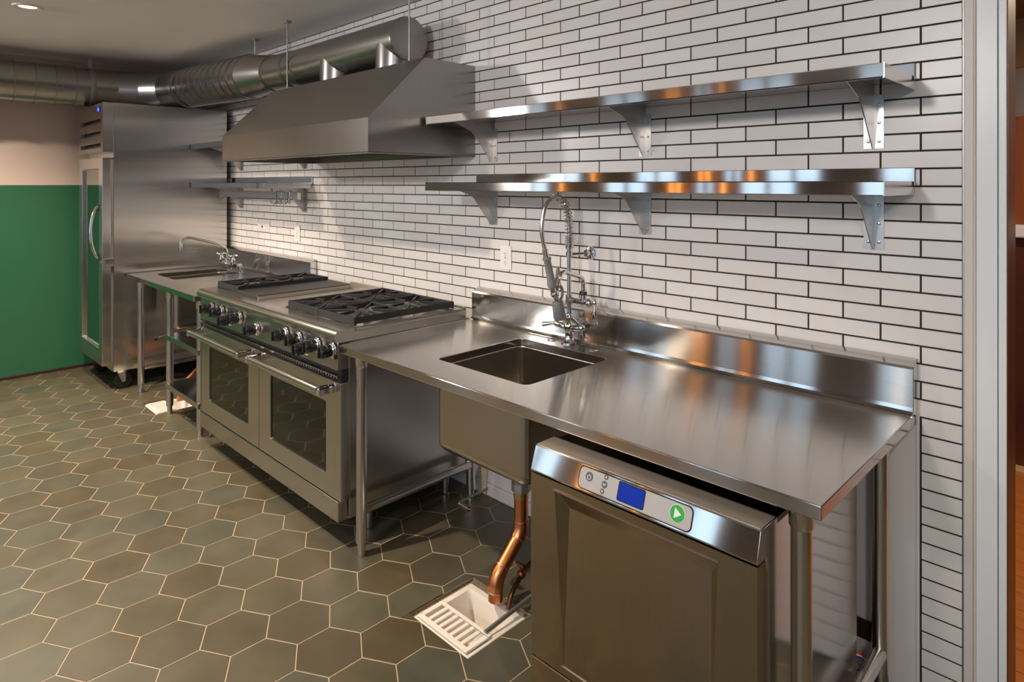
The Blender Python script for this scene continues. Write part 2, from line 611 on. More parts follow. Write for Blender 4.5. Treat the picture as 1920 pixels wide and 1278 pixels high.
hexpoly = [((HX / 2 - GAP / 2) / math.cos(R(30)) * math.sin(R(60 * k)), (HX / 2 - GAP / 2) / math.cos(R(30)) * math.cos(R(60 * k))) for k in range(6)]
pieces = []
for r in range(-17, 10):
    for k in range(-19, 22):
        cx = -2.631 + (0.5 * HX if r % 2 else 0) + HX * k
        cy = -1.637 + 1.5 * HS * r
        poly = [(cx + x, cy + y) for x, y in hexpoly]
        full = all(XL + .006 < x < XR - .006 and YF < y < -0.004 for x, y in poly)
        if not full:
            for ax, val, less in ((0, XL + .006, False), (0, XR - .006, True), (1, YF, False), (1, -0.004, True)):
                if poly:
                    poly = clip(poly, ax, val, less)
        if len(poly) < 3 or area(poly) < 2e-4:
            continue
        parts = [poly]
        cut = not full
        for h in HOLES:
            new = []
            for p in parts:
                if max(x for x, y in p) < h[0] or min(x for x, y in p) > h[1] or max(y for x, y in p) < h[2] or min(y for x, y in p) > h[3]:
                    new.append(p)
                    continue
                cut = True
                for q in (clip(p, 0, h[0], True), clip(p, 0, h[1], False)):
                    if len(q) > 2:
                        new.append(q)
                mid = clip(p, 0, h[0], False)
                mid = clip(mid, 0, h[1], True) if mid else []
                for q in (clip(mid, 1, h[2], True), clip(mid, 1, h[3], False)) if mid else ():
                    if len(q) > 2:
                        new.append(q)
            parts = new
        for p in parts:
            if area(p) > 1.5e-4:
                mx_, my_ = sum(x for x, y in p) / len(p), sum(y for x, y in p) / len(p)
                pj = project(mx_, my_, 0)
                vis = 0
                if pj and -60 < pj[0] < 1980 and 500 < pj[1] < 1330:
                    d2 = (mx_ - CAM.x) ** 2 + (my_ - CAM.y) ** 2
                    vis = area(p) / d2 ** 1.5
                    if my_ > -0.72 and -3.95 < mx_ < -2.45: vis *= 0.02
                    if mx_ > -1.30 and my_ > -0.85: vis *= 0.01
                pieces.append((vis, mx_, my_, p, not cut))


def tile_mesh(poly, top, bottom, bev):
    """flat tile with a small arris round the top edge"""
    n = len(poly)
    cx, cy = sum(p[0] for p in poly) / n, sum(p[1] for p in poly) / n
    inn = []
    for x, y in poly:
        d = math.hypot(x - cx, y - cy)
        s = max(0.3, (d - bev) / d)
        inn.append((cx + (x - cx) * s, cy + (y - cy) * s))
    vs = [(x, y, bottom) for x, y in poly] + [(x, y, top - bev * 0.6) for x, y in poly] + [(x, y, top) for x, y in inn]
    fs = [tuple(2 * n + i for i in range(n))]
    for i in range(n):
        j = (i + 1) % n
        fs.append((i, j, n + j, n + i))
        fs.append((n + i, n + j, 2 * n + j, 2 * n + i))
    return vs, fs


pieces.sort(key=lambda t: -t[0])
v_, f_ = tile_mesh(hexpoly, 0.0, -0.012, 0.0012)
hexme = bpy.data.meshes.new('hex_tile')
hexme.from_pydata(v_, [], f_)
hexme.materials.append(M['hex_tile'])
rest = MB()
for i, (vis, mx_, my_, p, whole) in enumerate(pieces):
    if i < 300 and vis > 0:
        if whole:
            o = bpy.data.objects.new('hex_tile', hexme)
        else:
            v2, f2 = tile_mesh([(x - mx_, y - my_) for x, y in p], 0.0, -0.012, 0.0012)
            me = bpy.data.meshes.new('hex_tile')
            me.from_pydata(v2, [], f2)
            me.materials.append(M['hex_tile'])
            o = bpy.data.objects.new('hex_tile', me)
        o.location = (mx_, my_, random.uniform(-0.0003, 0.0003))
        C.objects.link(o)
        o.parent = floor
    else:
        rest.add(*tile_mesh(p, 0.0, -0.012, 0.0012))
rest.build('hex_tiles', M['hex_tile'], floor, kind='stuff', uv=False)

# ------------------------------------------------------------------ structure: tiled back wall (its face is y = 0)
TX0, TX1 = XL + 0.002, -0.3715
TH, TL_ = 0.05206, 0.2125
Z00 = 0.6906 - 13 * TH
wb = MB()
wb.box(XL - 0.1, TX1, -0.0 + 0.0022, 0.12, -0.05, CEIL)
wall_back = wb.build('wall_back', M['grout_dark'], kind='structure', uv=False)
tiles = []
g = 0.0054
row = 0
while Z00 + row * TH < CEIL:
    z0, z1 = Z00 + row * TH + g / 2, min(Z00 + (row + 1) * TH - g / 2, CEIL - 0.004)
    base = -0.474 if ((row - 13) % 2 == 0) else -0.580
    k = -2
    while True:
        x1 = base - k * TL_ - g / 2
        x0 = x1 - TL_ + g
        k += 1
        if x1 < TX0:
            break
        x0, x1 = max(x0, TX0), min(x1, TX1 - 0.002)
        lim = -0.4755 if z1 < 0.86 else None      # below the counter the wall left of here is plain panel
        if lim is not None:
            x0 = max(x0, lim + 0.0035)
        if x1 - x0 < 0.012 or z1 - z0 < 0.006 or z1 < 0.01:
            continue
        zz0 = max(z0, 0.004)
        a, b = project(x0, 0, (zz0 + z1) / 2), project(x1, 0, (zz0 + z1) / 2)
        vis = 0
        if a and b and b[0] > 425 and a[0] < 1810 and -20 < a[1] < 1290:
            t1, t0 = project((x0 + x1) / 2, 0, z1), project((x0 + x1) / 2, 0, zz0)
            vis = (b[0] - a[0]) * (t0[1] - t1[1])
            xm, zm = (x0 + x1) / 2, (zz0 + z1) / 2
            if zm < 1.0 and xm < -0.5: vis *= 0.05
            if -3.3 < xm < -2.45 and 1.69 < zm < 2.3: vis *= 0.05
        tiles.append((vis, x0, x1, zz0, z1))
    row += 1
tiles.sort(key=lambda t: -t[0])
tile_cache = {}


def wtile(w, h):
    key = (round(w, 4), round(h, 4))
    if key not in tile_cache:
        b = 0.0007
        vs = [(-w / 2, 0.003, -h / 2), (w / 2, 0.003, -h / 2), (w / 2, 0.003, h / 2), (-w / 2, 0.003, h / 2),
              (-w / 2, -0.001 + b, -h / 2), (w / 2, -0.001 + b, -h / 2), (w / 2, -0.001 + b, h / 2), (-w / 2, -0.001 + b, h / 2),
              (-w / 2 + b, -0.001, -h / 2 + b), (w / 2 - b, -0.001, -h / 2 + b), (w / 2 - b, -0.001, h / 2 - b), (-w / 2 + b, -0.001, h / 2 - b)]
        fs = [(8, 9, 10, 11)]
        for q in range(4):
            s = (q + 1) % 4
            fs += [(q, s, 4 + s, 4 + q), (4 + q, 4 + s, 8 + s, 8 + q)]
        tile_cache[key] = (vs, fs, None)
    return tile_cache[key]


rest = MB()
for i, (vis, x0, x1, z0, z1) in enumerate(tiles):
    w, h = x1 - x0, z1 - z0
    vs, fs, me = wtile(w, h)
    c = ((x0 + x1) / 2, 0, (z0 + z1) / 2)
    if i < 300 and vis > 0:
        key = (round(w, 4), round(h, 4))
        if me is None:
            me = bpy.data.meshes.new('wall_tile')
            me.from_pydata(vs, [], fs)
            me.materials.append(M['wall_tile'])
            tile_cache[key] = (vs, fs, me)
        o = bpy.data.objects.new('wall_tile', me)
        o.location = (c[0], random.uniform(-0.0004, 0.0), c[2])
        C.objects.link(o)
        o.parent = wall_back
    else:
        rest.add([(v[0] + c[0], v[1], v[2] + c[2]) for v in vs], fs)
rest.build('wall_tiles', M['wall_tile'], wall_back, kind='stuff', uv=False)
# plain white board under the counters and its edge trim, dark skirting
MB().box(XL + 0.002, -0.486, -0.0035, 0.0022, 0.0, 0.85).build('lower_panel', M['panelwhite'], wall_back, uv=False)
MB().box(-0.486, -0.4765, -0.006, 0.0022, 0.0, 0.862).build('edge_trim', M['panelwhite'], wall_back, bevel=0.002, uv=False)
MB().box(-1.2, -0.565, -0.012, -0.0035, 0.128, 0.188).build('skirting', M['darkbase'], wall_back, bevel=0.002, uv=False)
MB().box(-2.9, -0.60, -0.020, -0.0035, 0.0, 0.06).build('floor_cove', M['panelwhite'], wall_back, bevel=0.006, uv=False)

# ------------------------------------------------------------------ structure: other walls, ceiling
MB().box(XL - 0.15, XL, YF - 0.15, 0.12, -0.05, CEIL).build('wall_left', M['green'], kind='structure', uv=False)
MB().box(XL, XL + 0.010, YF, -0.004, 0.0, 0.022).build('baseboard_left', M['darkbase'], kind='structure', bevel=0.002, uv=False)
MB().box(XL - 0.15, XR + 0.15, YF - 0.15, 0.15, CEIL, CEIL + 0.12).build('ceiling', M['ceiling'], kind='structure', uv=False)
MB().box(XR, XR + 0.15, YF - 0.15, 0.12, -0.05, CEIL).build('wall_right', M['beige'], kind='structure', uv=False)
fr = MB()
xs = [XL - 0.15] + [v for w in WIN for v in w] + [XR + 0.15]
for i in range(0, len(xs), 2):
    fr.box(xs[i], xs[i + 1], YF - 0.15, YF, -0.05, CEIL)
for a, b in WIN:
    fr.box(a, b, YF - 0.15, YF, -0.05, WZ0)
    fr.box(a, b, YF - 0.15, YF, WZ1, CEIL)
fr.build('wall_front', M['beige'], kind='structure', uv=False)
for i, (a, b) in enumerate(WIN):
    w = MB().plate_hole(a, b, WZ0, WZ1, (a + .07, b - .07, WZ0 + .07, WZ1 - .07), .002, 0, 1, 1)
    w.v = [(x, YF - 0.09 + z * 0.10, y) for x, y, z in w.v]
    wo = w.build('window_%d' % (i + 1), M['woodframe'], kind='structure', uv=False)
    MB().box((a + b) / 2 - .02, (a + b) / 2 + .02, YF - .07, YF - .03, WZ0 + .07, WZ1 - .07).build('mullion', M['woodframe'], wo, uv=False)
# ground outside the windows
MB().box(-14, 10, YF - 14, YF - 0.15, -0.3, -0.12).build('ground_outside', M['concrete'], kind='structure', uv=False)

# door casing at the right end of the tiled wall, opening to the next room
tr = MB()
tr.box(-0.3715, -0.3690, -0.004, 0.1, 0.0, CEIL)
trim1 = tr.build('trim_1', M['zinc'], kind='structure', uv=False)
MB().box(-0.3690, -0.3465, -0.001, 0.12, 0.0, CEIL).build('flat_strip', M['trim_warm'], trim1, uv=False)
MB().box(-0.3465, -0.3400, -0.009, 0.12, 0.0, CEIL).build('bead', M['trim_warm'], trim1, bevel=0.003, uv=False)
MB().box(-0.3400, -0.2925, -0.004, 0.12, 0.0, CEIL).build('casing_board', M['trim'], trim1, bevel=0.0015, uv=False)
MB().box(-0.2905, -0.2725, -0.004, 0.12, 0.0, CEIL).build('stop_board', M['trim'], trim1, bevel=0.0015, uv=False)
MB().box(-0.2930, -0.2900, 0.006, 0.12, 0.0, CEIL).build('gap_strip', M['void'], trim1, uv=False)
MB().box(-0.2725, -0.2700, 0.004, 0.14, 0.0, CEIL).build('dark_edge', M['darkwood'], trim1, uv=False)
MB().box(0.75, XR, 0.0, 0.12, -0.05, CEIL).build('wall_back_return', M['beige'], kind='structure', uv=False)
# the next room, seen through the opening
nf = MB()
nf.box(-1.6, 2.6, 0.12, 4.2, -0.05, -0.006)
nfo = nf.build('floor_next_room', M['darkwood'], kind='structure', uv=False)
MB().box(-0.27, 0.75, 0.0, 0.12, -0.05, -0.002).build('threshold', M['woodfloor'], nfo, uv=False)
for k in range(16):
    y0 = 0.122 + k * 0.125
    MB().box(-1.5, 2.4, y0, y0 + 0.122, -0.02, 0.0).build('floor_board', M['woodfloor'], nfo, bevel=0.001, uv=False)
MB().box(-1.5, 2.4, 2.135, 2.22, -0.02, 0.012).build('threshold_strip', M['tanwood'], nfo, bevel=0.004, uv=False)
nw = MB().box(-1.7, 2.6, 2.9, 3.0, -0.05, CEIL).build('wall_next_room', M['darkwood'], kind='structure', uv=False)
MB().box(-1.6, 2.5, 2.86, 2.9, 1.28, 1.95).build('wood_panel', M['woodpanel'], nw, uv=False)
MB().box(-1.6, 2.5, 2.82, 2.9, 1.20, 1.28).build('ledge', M['trim'], nw, bevel=0.01, uv=False)
MB().box(-1.6, 2.5, 2.86, 2.9, 1.95, 2.25).build('grey_band', M['greypaint'], nw, uv=False)
MB().box(-1.6, 2.5, 2.84, 2.9, 2.25, 2.55).build('ochre_band', M['umber'], nw, uv=False)
MB().box(-1.7, -1.6, 0.12, 3.0, -0.05, CEIL).build('wall_next_left', M['woodpanel'], kind='structure', uv=False)
MB().box(2.5, 2.6, 0.12, 3.0, -0.05, CEIL).build('wall_next_right', M['woodpanel'], kind='structure', uv=False)
MB().box(-1.7, 2.6, 0.15, 3.0, CEIL, CEIL + 0.1).build('ceiling_next_room', M['umber'], kind='structure', uv=False)


# ------------------------------------------------------------------ ceiling downlights (lamps of the room, and added fill at the back)
def downlight(x, y, watts, label, col=(1.0, 0.80, 0.58), size=0.07, spread=150):
    t = thing('downlight', label, 'ceiling light', (x, y, CEIL), 'recessed ceiling downlights')
    MB().lathe([(0.045, -0.004), (0.060, -0.010), (0.072, -0.008), (0.075, 0.0)], (x, y, CEIL), n=24).build('trim_ring', M['white'], t, uv=False)
    MB().lathe([(0.0, -0.003), (0.046, -0.003)], (x, y, CEIL), n=24).build('lens', M['lens'], t, uv=False)
    l = bpy.data.lights.new('lamp', 'AREA')
    l.shape = 'DISK'
    l.size = size
    l.energy = watts
    l.color = col
    l.spread = R(spread)
    o = bpy.data.objects.new('lamp', l)
    o.location = (0, 0, -0.013)
    C.objects.link(o)
    o.parent = t
    return t


M['lens'] = emit('lamp_lens', (1.0, 0.86, 0.66), 2.0)
WARM = (1.0, 0.84, 0.66)
downlight(-4.576, -1.507, 75 * LAMP, 'small white recessed downlight in the grey ceiling, at upper left of the photo', WARM, spread=130)
downlight(-2.62, -1.75, 82 * LAMP, 'recessed downlight in the ceiling in front of the range', WARM, spread=130)
downlight(-5.45, -1.9, 65 * LAMP, 'recessed downlight in the ceiling in front of the refrigerator', WARM, spread=130)
downlight(0.55, -1.75, 40 * LAMP, 'recessed downlight in the ceiling to the right of the camera', WARM, spread=130)


downlight(-3.6, -2.9, 10 * LAMP, 'added fill downlight in the ceiling behind the camera, to the left', WARM, spread=130)  # rear pair: fill lamps added for general light
downlight(-1.3, -2.9, 10 * LAMP, 'added fill downlight in the ceiling right behind the camera', WARM, spread=130)


def wall_fill_spot(x, y, aim, watts, label, col=(1.0, 0.93, 0.87)):
    """added fill spot, out of view, aimed at the tiled wall"""
    t = thing('wall_fill_spot', label, 'ceiling light', (x, y, CEIL), 'added fill spots behind the camera')
    p = Vector((x, y, CEIL - 0.12))
    d = (Vector(aim) - p).normalized()
    MB().cyl((x, y, CEIL - 0.005), (x, y, CEIL - 0.10), 0.012).build('stem', M['white'], t, uv=False)
    MB().lathe([(0.03, -0.09), (0.055, -0.07), (0.06, 0.03), (0.055, 0.03), (0.05, -0.06), (0.0, -0.06)], p, d, n=24).build('head', M['white'], t, uv=False)
    l = bpy.data.lights.new('lamp', 'SPOT')  # unseen fill light, added to brighten the tiled wall
    l.energy = watts
    l.color = col
    l.spot_size = R(64)
    l.spot_blend = 0.75
    l.shadow_soft_size = 0.14
    o = bpy.data.objects.new('lamp', l)
    o.location = p + d * 0.035 - Vector((x, y, CEIL))
    o.rotation_euler = d.to_track_quat('-Z', 'Y').to_euler()
    C.objects.link(o)
    o.parent = t


wall_fill_spot(-5.7, -4.2, (-4.0, 0, 1.75), 420 * LAMP, 'added white fill spot at the left end of the window wall')
wall_fill_spot(-1.0, -4.2, (-1.9, 0, 1.75), 360 * LAMP, 'added white fill spot behind the camera')
wall_fill_spot(0.9, -3.6, (-0.6, 0, 1.75), 180 * LAMP, 'added white fill spot at the right end of the room')
M['amber'] = emit('amber_glow', (1.0, 0.38, 0.09), 7.0)  # unseen glowing strips, added to give the steel its orange streaks
for x, lab in ((-5.15, 'added thin amber glow strip on the window wall, leftmost'), (-3.62, 'added thin amber glow strip on the window wall, second from the left'),
               (-3.53, 'added thin amber glow strip on the window wall, third from the left'), (-3.03, 'added thin amber glow strip on the window wall, fourth from the left')):
    wl = thing('amber_strip', lab, 'wall lamp', (x, YF, 1.1), 'amber strips added for orange streaks, between the windows')
    MB().box(x - .02, x + .02, YF, YF + .02, .1, 2.4).build('back_plate', M['darkwood'], wl, uv=False)
    MB().cyl((x, YF + .05, .15), (x, YF + .05, 2.35), .008, n=12).build('glow_tube', M['amber'], wl, uv=False)
    for z in (.2, 2.32):
        MB().box(x - .012, x + .012, YF + .02, YF + .05, z - .015, z + .015).build('holder', M['darkwood'], wl, uv=False)
# unseen lamp, added to brighten the next room
nl = thing('room_fill_lamp', 'added warm fill lamp, unseen, in the wood floored next room', 'ceiling light', (0.4, 1.3, CEIL))
MB().lathe([(0.0, -0.05), (0.10, -0.045), (0.12, -0.02), (0.12, 0.0)], (0.4, 1.3, CEIL)).build('shade', M['lens'], nl, uv=False)
l = bpy.data.lights.new('lamp', 'AREA')
l.shape = 'DISK'; l.size = 0.2; l.energy = 90 * LAMP; l.color = (1.0, 0.78, 0.55)
o = bpy.data.objects.new('lamp', l); o.location = (0, 0, -0.06); C.objects.link(o); o.parent = nl


# ================================================================== shared builders
def table_leg(parent, x, y, top, r=0.0225, foot=True):
    m = MB()
    m.cyl((x, y, 0.055), (x, y, top - 0.05), r, n=20)
    lg = m.build('leg', M['leg'], parent, grain=(0, 0, 1))
    MB().lathe([(r, 0.0), (r + 0.004, 0.006), (r + 0.004, 0.055), (r, 0.056)], (x, y, top - 0.056), n=20).build('socket', M['leg'], lg, grain=(0, 0, 1))
    MB().lathe([(0.0, 0.0), (0.017, 0.0), (0.018, 0.006), (0.016, 0.012), (0.016, 0.058)], (x, y, 0.0), n=16).build('foot', M['leg'], lg, grain=(0, 0, 1))
    return lg


def sink_basin(parent, h, ztop, zbot, name='sink_basin'):
    x0, x1, y0, y1 = h
    rings = []
    for ins, z, r in ((0, ztop, .03), (0, ztop - .004, .03), (0, ztop - .008, .03), (0, zbot + .045, .03), (0, zbot + .035, .03), (.004, zbot + .02, .03), (.013, zbot + .008, .03), (.03, zbot, .03)):
        rings.append([(x, y, z) for x, y in rrect(x0 + ins, x1 - ins, y0 + ins, y1 - ins, r, 6)])
    m = MB()
    m.loops(rings, cap1=True)
    s = m.build(name, M['steel_sink'], parent, grain=(0, 0, 1), solid=0.003)
    cx, cy = (x0 + x1) / 2, (y0 + y1) / 2
    MB().lathe([(0.0, .003), (0.03, .003), (0.045, .006), (0.055, .003)], (cx, cy, zbot)).build('strainer', M['chrome'], s, uv=False)
    return s


SPLASH = [(-.072, .8635), (-.060, .8665), (-.053, .873), (-.050, .884), (-.050, .994), (-.045, 1.001), (-.004, 1.019), (-.004, .83), (-.072, .83)]
TOP = 0.864

# ================================================================== prep table on the right
SINK = (-1.935, -1.465, -.638, -.176)
t = thing('prep_table', 'long stainless prep table with square sink and backsplash, over the dishwasher', 'table', (-1.43, -.42, 0))
MB().plate_hole(-2.385, -.481, -.79, -.072, SINK, .028, .831, TOP).build('worktop', M['steel_top'], t, bevel=.003)
MB().prism(SPLASH, 'x', -2.39, -.481).build('backsplash', M['steel_shiny'], t, bevel=.002)
sink_basin(t, SINK, .832, .515)
for x, y in ((-2.31, -.73), (-.543, -.73), (-.553, -.105), (-2.335, -.105)):
    table_leg(t, x, y, .831)
MB().cyl((-2.32, -.71, .178), (-2.33, -.12, .178), .019, n=16).build('cross_rail', M['leg'], t, grain=(0, 1, 0))
MB().cyl((-.545, -.71, .178), (-.551, -.12, .178), .019, n=16).build('cross_rail', M['leg'], t, grain=(0, 1, 0))
MB().box(-2.31, -1.96, -.125, -.085, .80, .83).build('under_channel', M['leg'], t, uv=True)
for x, y in ((-1.808, -.112), (-1.586, -.116)):
    MB().lathe([(0.0, .0022), (.019, .0022), (.022, .001), (.0225, -.001)], (x, y, TOP), n=24).build('hole_plug', M['chrome'], t, uv=False)
# twist lever of the sink waste, on its bracket
br = MB().prism([(-1.905, .515), (-1.845, .515), (-1.868, .30), (-1.888, .30)], 'y', -.442, -.438).build('lever_bracket', M['leg'], t)
lv = MB().tube(rounded([(-1.862, -.44, .325), (-1.858, -.595, .325), (-1.80, -.592, .318)], .012), .0055, n=10).build('drain_lever', M['leg'], t, uv=True)
MB().cyl((-1.845, -.5945, .323), (-1.80, -.592, .318), .0095, n=12).build('lever_grip', M['rubber'], lv, uv=False)

# ================================================================== pre-rinse faucet
FX, FY = -1.728, -.094
t = thing('pre_rinse_faucet', 'tall chrome pre-rinse faucet with spring hose and grey spray head behind the right sink', 'faucet', (FX, FY, TOP))
MB().lathe([(0, 0), (.034, 0), (.034, .005), (.022, .014), (.017, .022), (.017, .05), (.026, .066), (.024, .082), (.013, .094), (.016, .102), (.016, .118), (.011, .124)], (FX, FY, TOP), n=24).build('base', M['chrome'], t, uv=False)
arms = MB()
arms.tube(rounded([(FX, FY, .925), (FX - .045, FY, .935), (FX - .062, FY, .935)], .02), [.016, .016, .015, .014, .014, .013, .013, .013][:8], n=14)
arms.tube([(FX, FY, .925), (FX + .045, FY, .935), (FX + .062, FY, .935)], [.016, .015, .013], n=14)
arms.build('valve_arms', M['chrome'], t, uv=False)
for s, q in ((-1, (-.055, -.045, .012)), (1, (-.035, -.055, .03))):
    px_ = FX + s * .066
    hd = MB()
    hd.ball((px_, FY, .937), .0155)
    a = Vector((px_, FY, .940))
    b = a + (Vector((-.062, -.03, -.012)) if s < 0 else Vector((-.030, -.035, .040)))
    hd.tube([a, a + (b - a) * .3, a + (b - a) * .6, b - (b - a) * .06, b], [.006, .007, .0095, .011, .004], n=12)
    hd.build('lever_handle', M['chrome'], t, uv=False)
MB().cyl((FX, FY, .98), (FX, FY, 1.275), .0095, n=16).build('riser', M['chrome'], t, uv=False)
# lower spout branch with its own valve
sb = MB()
sb.cyl((FX, FY, 1.028), (FX, FY, 1.068), .0155)
sb.cyl((FX, FY, 1.046), (FX + .085, FY, 1.046), .0125)
sb.cyl((FX + .076, FY, 1.046), (FX + .076, FY, 1.083), .013)
sb.lathe([(.013, 0), (.017, .004), (.017, .018), (.012, .022)], (FX + .076, FY, 1.072), n=8)
sb.ball((FX + .104, FY, 1.046), .018)
sb.cyl((FX + .11, FY, 1.046), (FX + .132, FY, 1.048), .008)
sb.build('spout_branch', M['chrome'], t, uv=False)
hd = MB()
hd.ball((FX + .134, FY, 1.05), .0115)
hd.tube([(FX + .134, FY, 1.045), (FX + .134, FY, 1.02), (FX + .134, FY - .002, .992), (FX + .134, FY - .002, .982)], [.006, .0085, .0115, .006], n=12)
hd.cyl((FX + .134, FY, 1.05), (FX + .134, FY, 1.068), .004)
hd.build('lever_handle', M['chrome'], t, uv=False)
MB().tube(rounded([(FX + .076, FY, 1.085), (FX + .076, FY, 1.145), (FX + .076, FY - .14, 1.188), (FX + .076, FY - .165, 1.13)], .035, 7), .0095, n=14).build('spout', M['chrome'], t, uv=False)
# wall bracket
wbk = MB()
wbk.cyl((FX, FY, 1.236), (FX + .042, -.012, 1.238), .0065)
wbk.lathe([(.0145, -.011), (.0145, .011), (.0095, .013)], (FX, FY, 1.236), n=16)
wbk.cyl((FX + .036, -.03, 1.238), (FX + .041, -.006, 1.238), .014)
wbk.lathe([(0, .010), (.026, .008), (.029, .004), (.029, .0)], (FX + .042, -.001, 1.238), (0, -1, 0), n=24)
wbk.build('wall_bracket', M['chrome'], t, uv=False)
# hose path: up the riser, over and down to the spray valve
hp = smoothcurve([(FX, FY, 1.265), (FX, FY, 1.33), (FX, FY - .004, 1.385), (FX, FY - .022, 1.437), (FX, FY - .062, 1.474), (FX, FY - .10, 1.477),
                  (FX, FY - .143, 1.447), (FX, FY - .165, 1.400), (FX, FY - .172, 1.345), (FX, FY - .163, 1.295), (FX, FY - .150, 1.258)], 8)
MB().tube(hp, .0088, n=12).build('hose', M['leg'], t)


def coil(path, r, turns_per_m, wire, start, end):
    pts = [Vector(p) for p in path]
    L = [0]
    for a, b in zip(pts[:-1], pts[1:]):
        L.append(L[-1] + (b - a).length)
    out = []
    s = start
    ph = 0.0
    while s < end:
        i = max(k for k in range(len(L)) if L[k] <= s)
        i = min(i, len(pts) - 2)
        d = (pts[i + 1] - pts[i]).normalized()
        f = (s - L[i]) / max(1e-9, L[i + 1] - L[i])
        p = pts[i].lerp(pts[i + 1], f)
        u = Vector((1, 0, 0))
        w = d.cross(u)
        out.append(p + (u * math.cos(ph) + w * math.sin(ph)) * r)
        tpm = turns_per_m if s > start + .045 else turns_per_m * 1.9
        ds = 1.0 / (tpm * 12)
        ph += 2 * math.pi / 12
        s += ds
    return MB().tube(out, wire, n=6)


coil(hp, .0160, 66, .0026, 0.0, .262).build('spring', M['chrome'], t, uv=False)
MB().lathe([(.012, 0), (.016, .004), (.016, .012), (.010, .016)], (FX, FY, 1.255), n=18).build('spring_collar', M['chrome'], t, uv=False)
h0, h1 = Vector((FX, FY - .150, 1.258)), Vector((FX, FY - .108, 1.112))
dv = (h1 - h0).normalized()
MB().lathe([(.009, -.01), (.0115, -.008), (.0115, .016), (.0135, .018), (.0135, .028), (.010, .030)], h0, dv, n=16).build('hose_ferrule', M['chrome'], t, uv=False)
gp = MB()
gp.lathe([(.010, .022), (.0175, .026), (.0175, .034), (.0145, .040), (.0155, .09), (.0165, .125), (.019, .130), (.019, .150), (.013, .156)], h0, dv, n=18)
gp.build('spray_grip', M['greyplas'], t, uv=False)
hb = MB()
e0 = h0 + dv * .155
e1 = Vector((FX, FY - .088, 1.075))
hb.tube(smoothcurve([e0, e0 + dv * .015, e1 + Vector((0, -.006, .012)), e1], 5), .0125, n=14)
hb.ball(e1 + Vector((0, -.004, .006)), .0185)
hb.cyl(e1, e1 + Vector((0, .012, -.03)), .0105)
hb.build('spray_valve', M['chrome'], t, uv=False)
rg = [e1 + Vector((.004, .018 + .021 * math.cos(a), .006 + .030 * math.sin(a))) for a in [2 * math.pi * k / 18 for k in range(18)]]
MB().tube(rg, .0065, n=8, closed=True).build('hold_ring', M['greyplas'], t, uv=False)
MB().tube([e1 + Vector((.003, .006, .02)), e1 + Vector((.003, .010, .06)), e1 + Vector((.003, .012, .10)), e1 + Vector((.003, .013, .118))], [.006, .010, .009, .003], n=10).build('squeeze_lever', M['greyplas'], t, uv=False)
n0 = e1 + Vector((0, .012, -.028))
nd = Vector((0, .22, -1)).normalized()
MB().lathe([(.0, .0), (.021, .0), (.023, .004), (.026, .070), (.024, .074), (.010, .070), (0, .068)], n0, nd, n=22).build('spray_head', M['greyrub'], t, uv=False)

# ================================================================== dishwasher
DX0, DX1 = -1.236, -.584
t = thing('dishwasher', 'undercounter stainless dishwasher with blue display and green start button', 'dishwasher', ((DX0 + DX1) / 2, -.5, 0))
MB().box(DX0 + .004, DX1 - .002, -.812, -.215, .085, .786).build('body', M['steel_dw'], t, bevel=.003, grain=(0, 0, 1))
MB().box(DX0 + .03, DX1 - .03, -.79, -.26, .0, .085).build('plinth', M['void'], t, uv=False)
for x in (DX0 + .05, DX1 - .05):
    for y in (-.77, -.27):
        MB().cyl((x, y, 0), (x, y, .09), .018).build('foot', M['leg'], t)
# the top hood with its sloping control strip
hp_ = [(-.842, .795), (-.864, .731), (-.860, .727), (-.815, .727), (-.815, .70), (-.76, .70), (-.76, .795)]
ch = MB().prism(hp_, 'x', DX0 + .002, DX1 + .001).build('control_hood', M['steel_shiny'], t, bevel=.004, seg=3)


MB().box(DX0 + .006, DX1 - .003, -.838, -.764, .7945, .7962).build('hood_top', M['steel_satin'], t)


def strip_pt(x, s, out=0.0):
    """point on the sloping strip: s = 0 at its top edge, 1 at its bottom edge"""
    a, b = Vector((x, -.842, .795)), Vector((x, -.864, .731))
    nrm = Vector((0, -(b - a).z * -1, 0))
    d = (b - a).normalized()
    nn = Vector((0, -1, 0)) - d * Vector((0, -1, 0)).dot(d)
    nn.normalize()
    p = a.lerp(b, s)
    return p + nn * out


def strip_plate(x0, x1, s0, s1, rad, h0_, h1_, n=5):
    Ls = .0677
    pts = rrect(x0, x1, s0 * Ls, s1 * Ls, rad, n)
    return MB().loops([[strip_pt(x, s / Ls, h0_) for x, s in pts], [strip_pt(x, s / Ls, h1_) for x, s in pts]], cap0=True, cap1=True, smooth=False)


strip_plate(-1.068, -.738, .08, .92, .014, -.001, .0006).build('panel_surround', M['void'], ch, uv=False)
cp = strip_plate(-1.065, -.741, .12, .88, .012, .0, .0014).build('control_panel', M['panel_grey'], t, uv=False)


def strip_disc(x, s, r, h, name, mat, par):
    Ls = .0677
    pts = [(x + r * math.cos(2 * math.pi * k / 20), s * Ls + r * math.sin(2 * math.pi * k / 20)) for k in range(20)]
    return MB().loops([[strip_pt(a, b / Ls, .001) for a, b in pts], [strip_pt(a, b / Ls, h) for a, b in pts]], cap1=True, smooth=False).build(name, mat, par, uv=False)


def strip_poly(pts, h, name, mat, par):
    Ls = .0677
    return MB().loops([[strip_pt(a, b / Ls, .001) for a, b in pts], [strip_pt(a, b / Ls, h) for a, b in pts]], cap1=True, smooth=False).build(name, mat, par, uv=False)


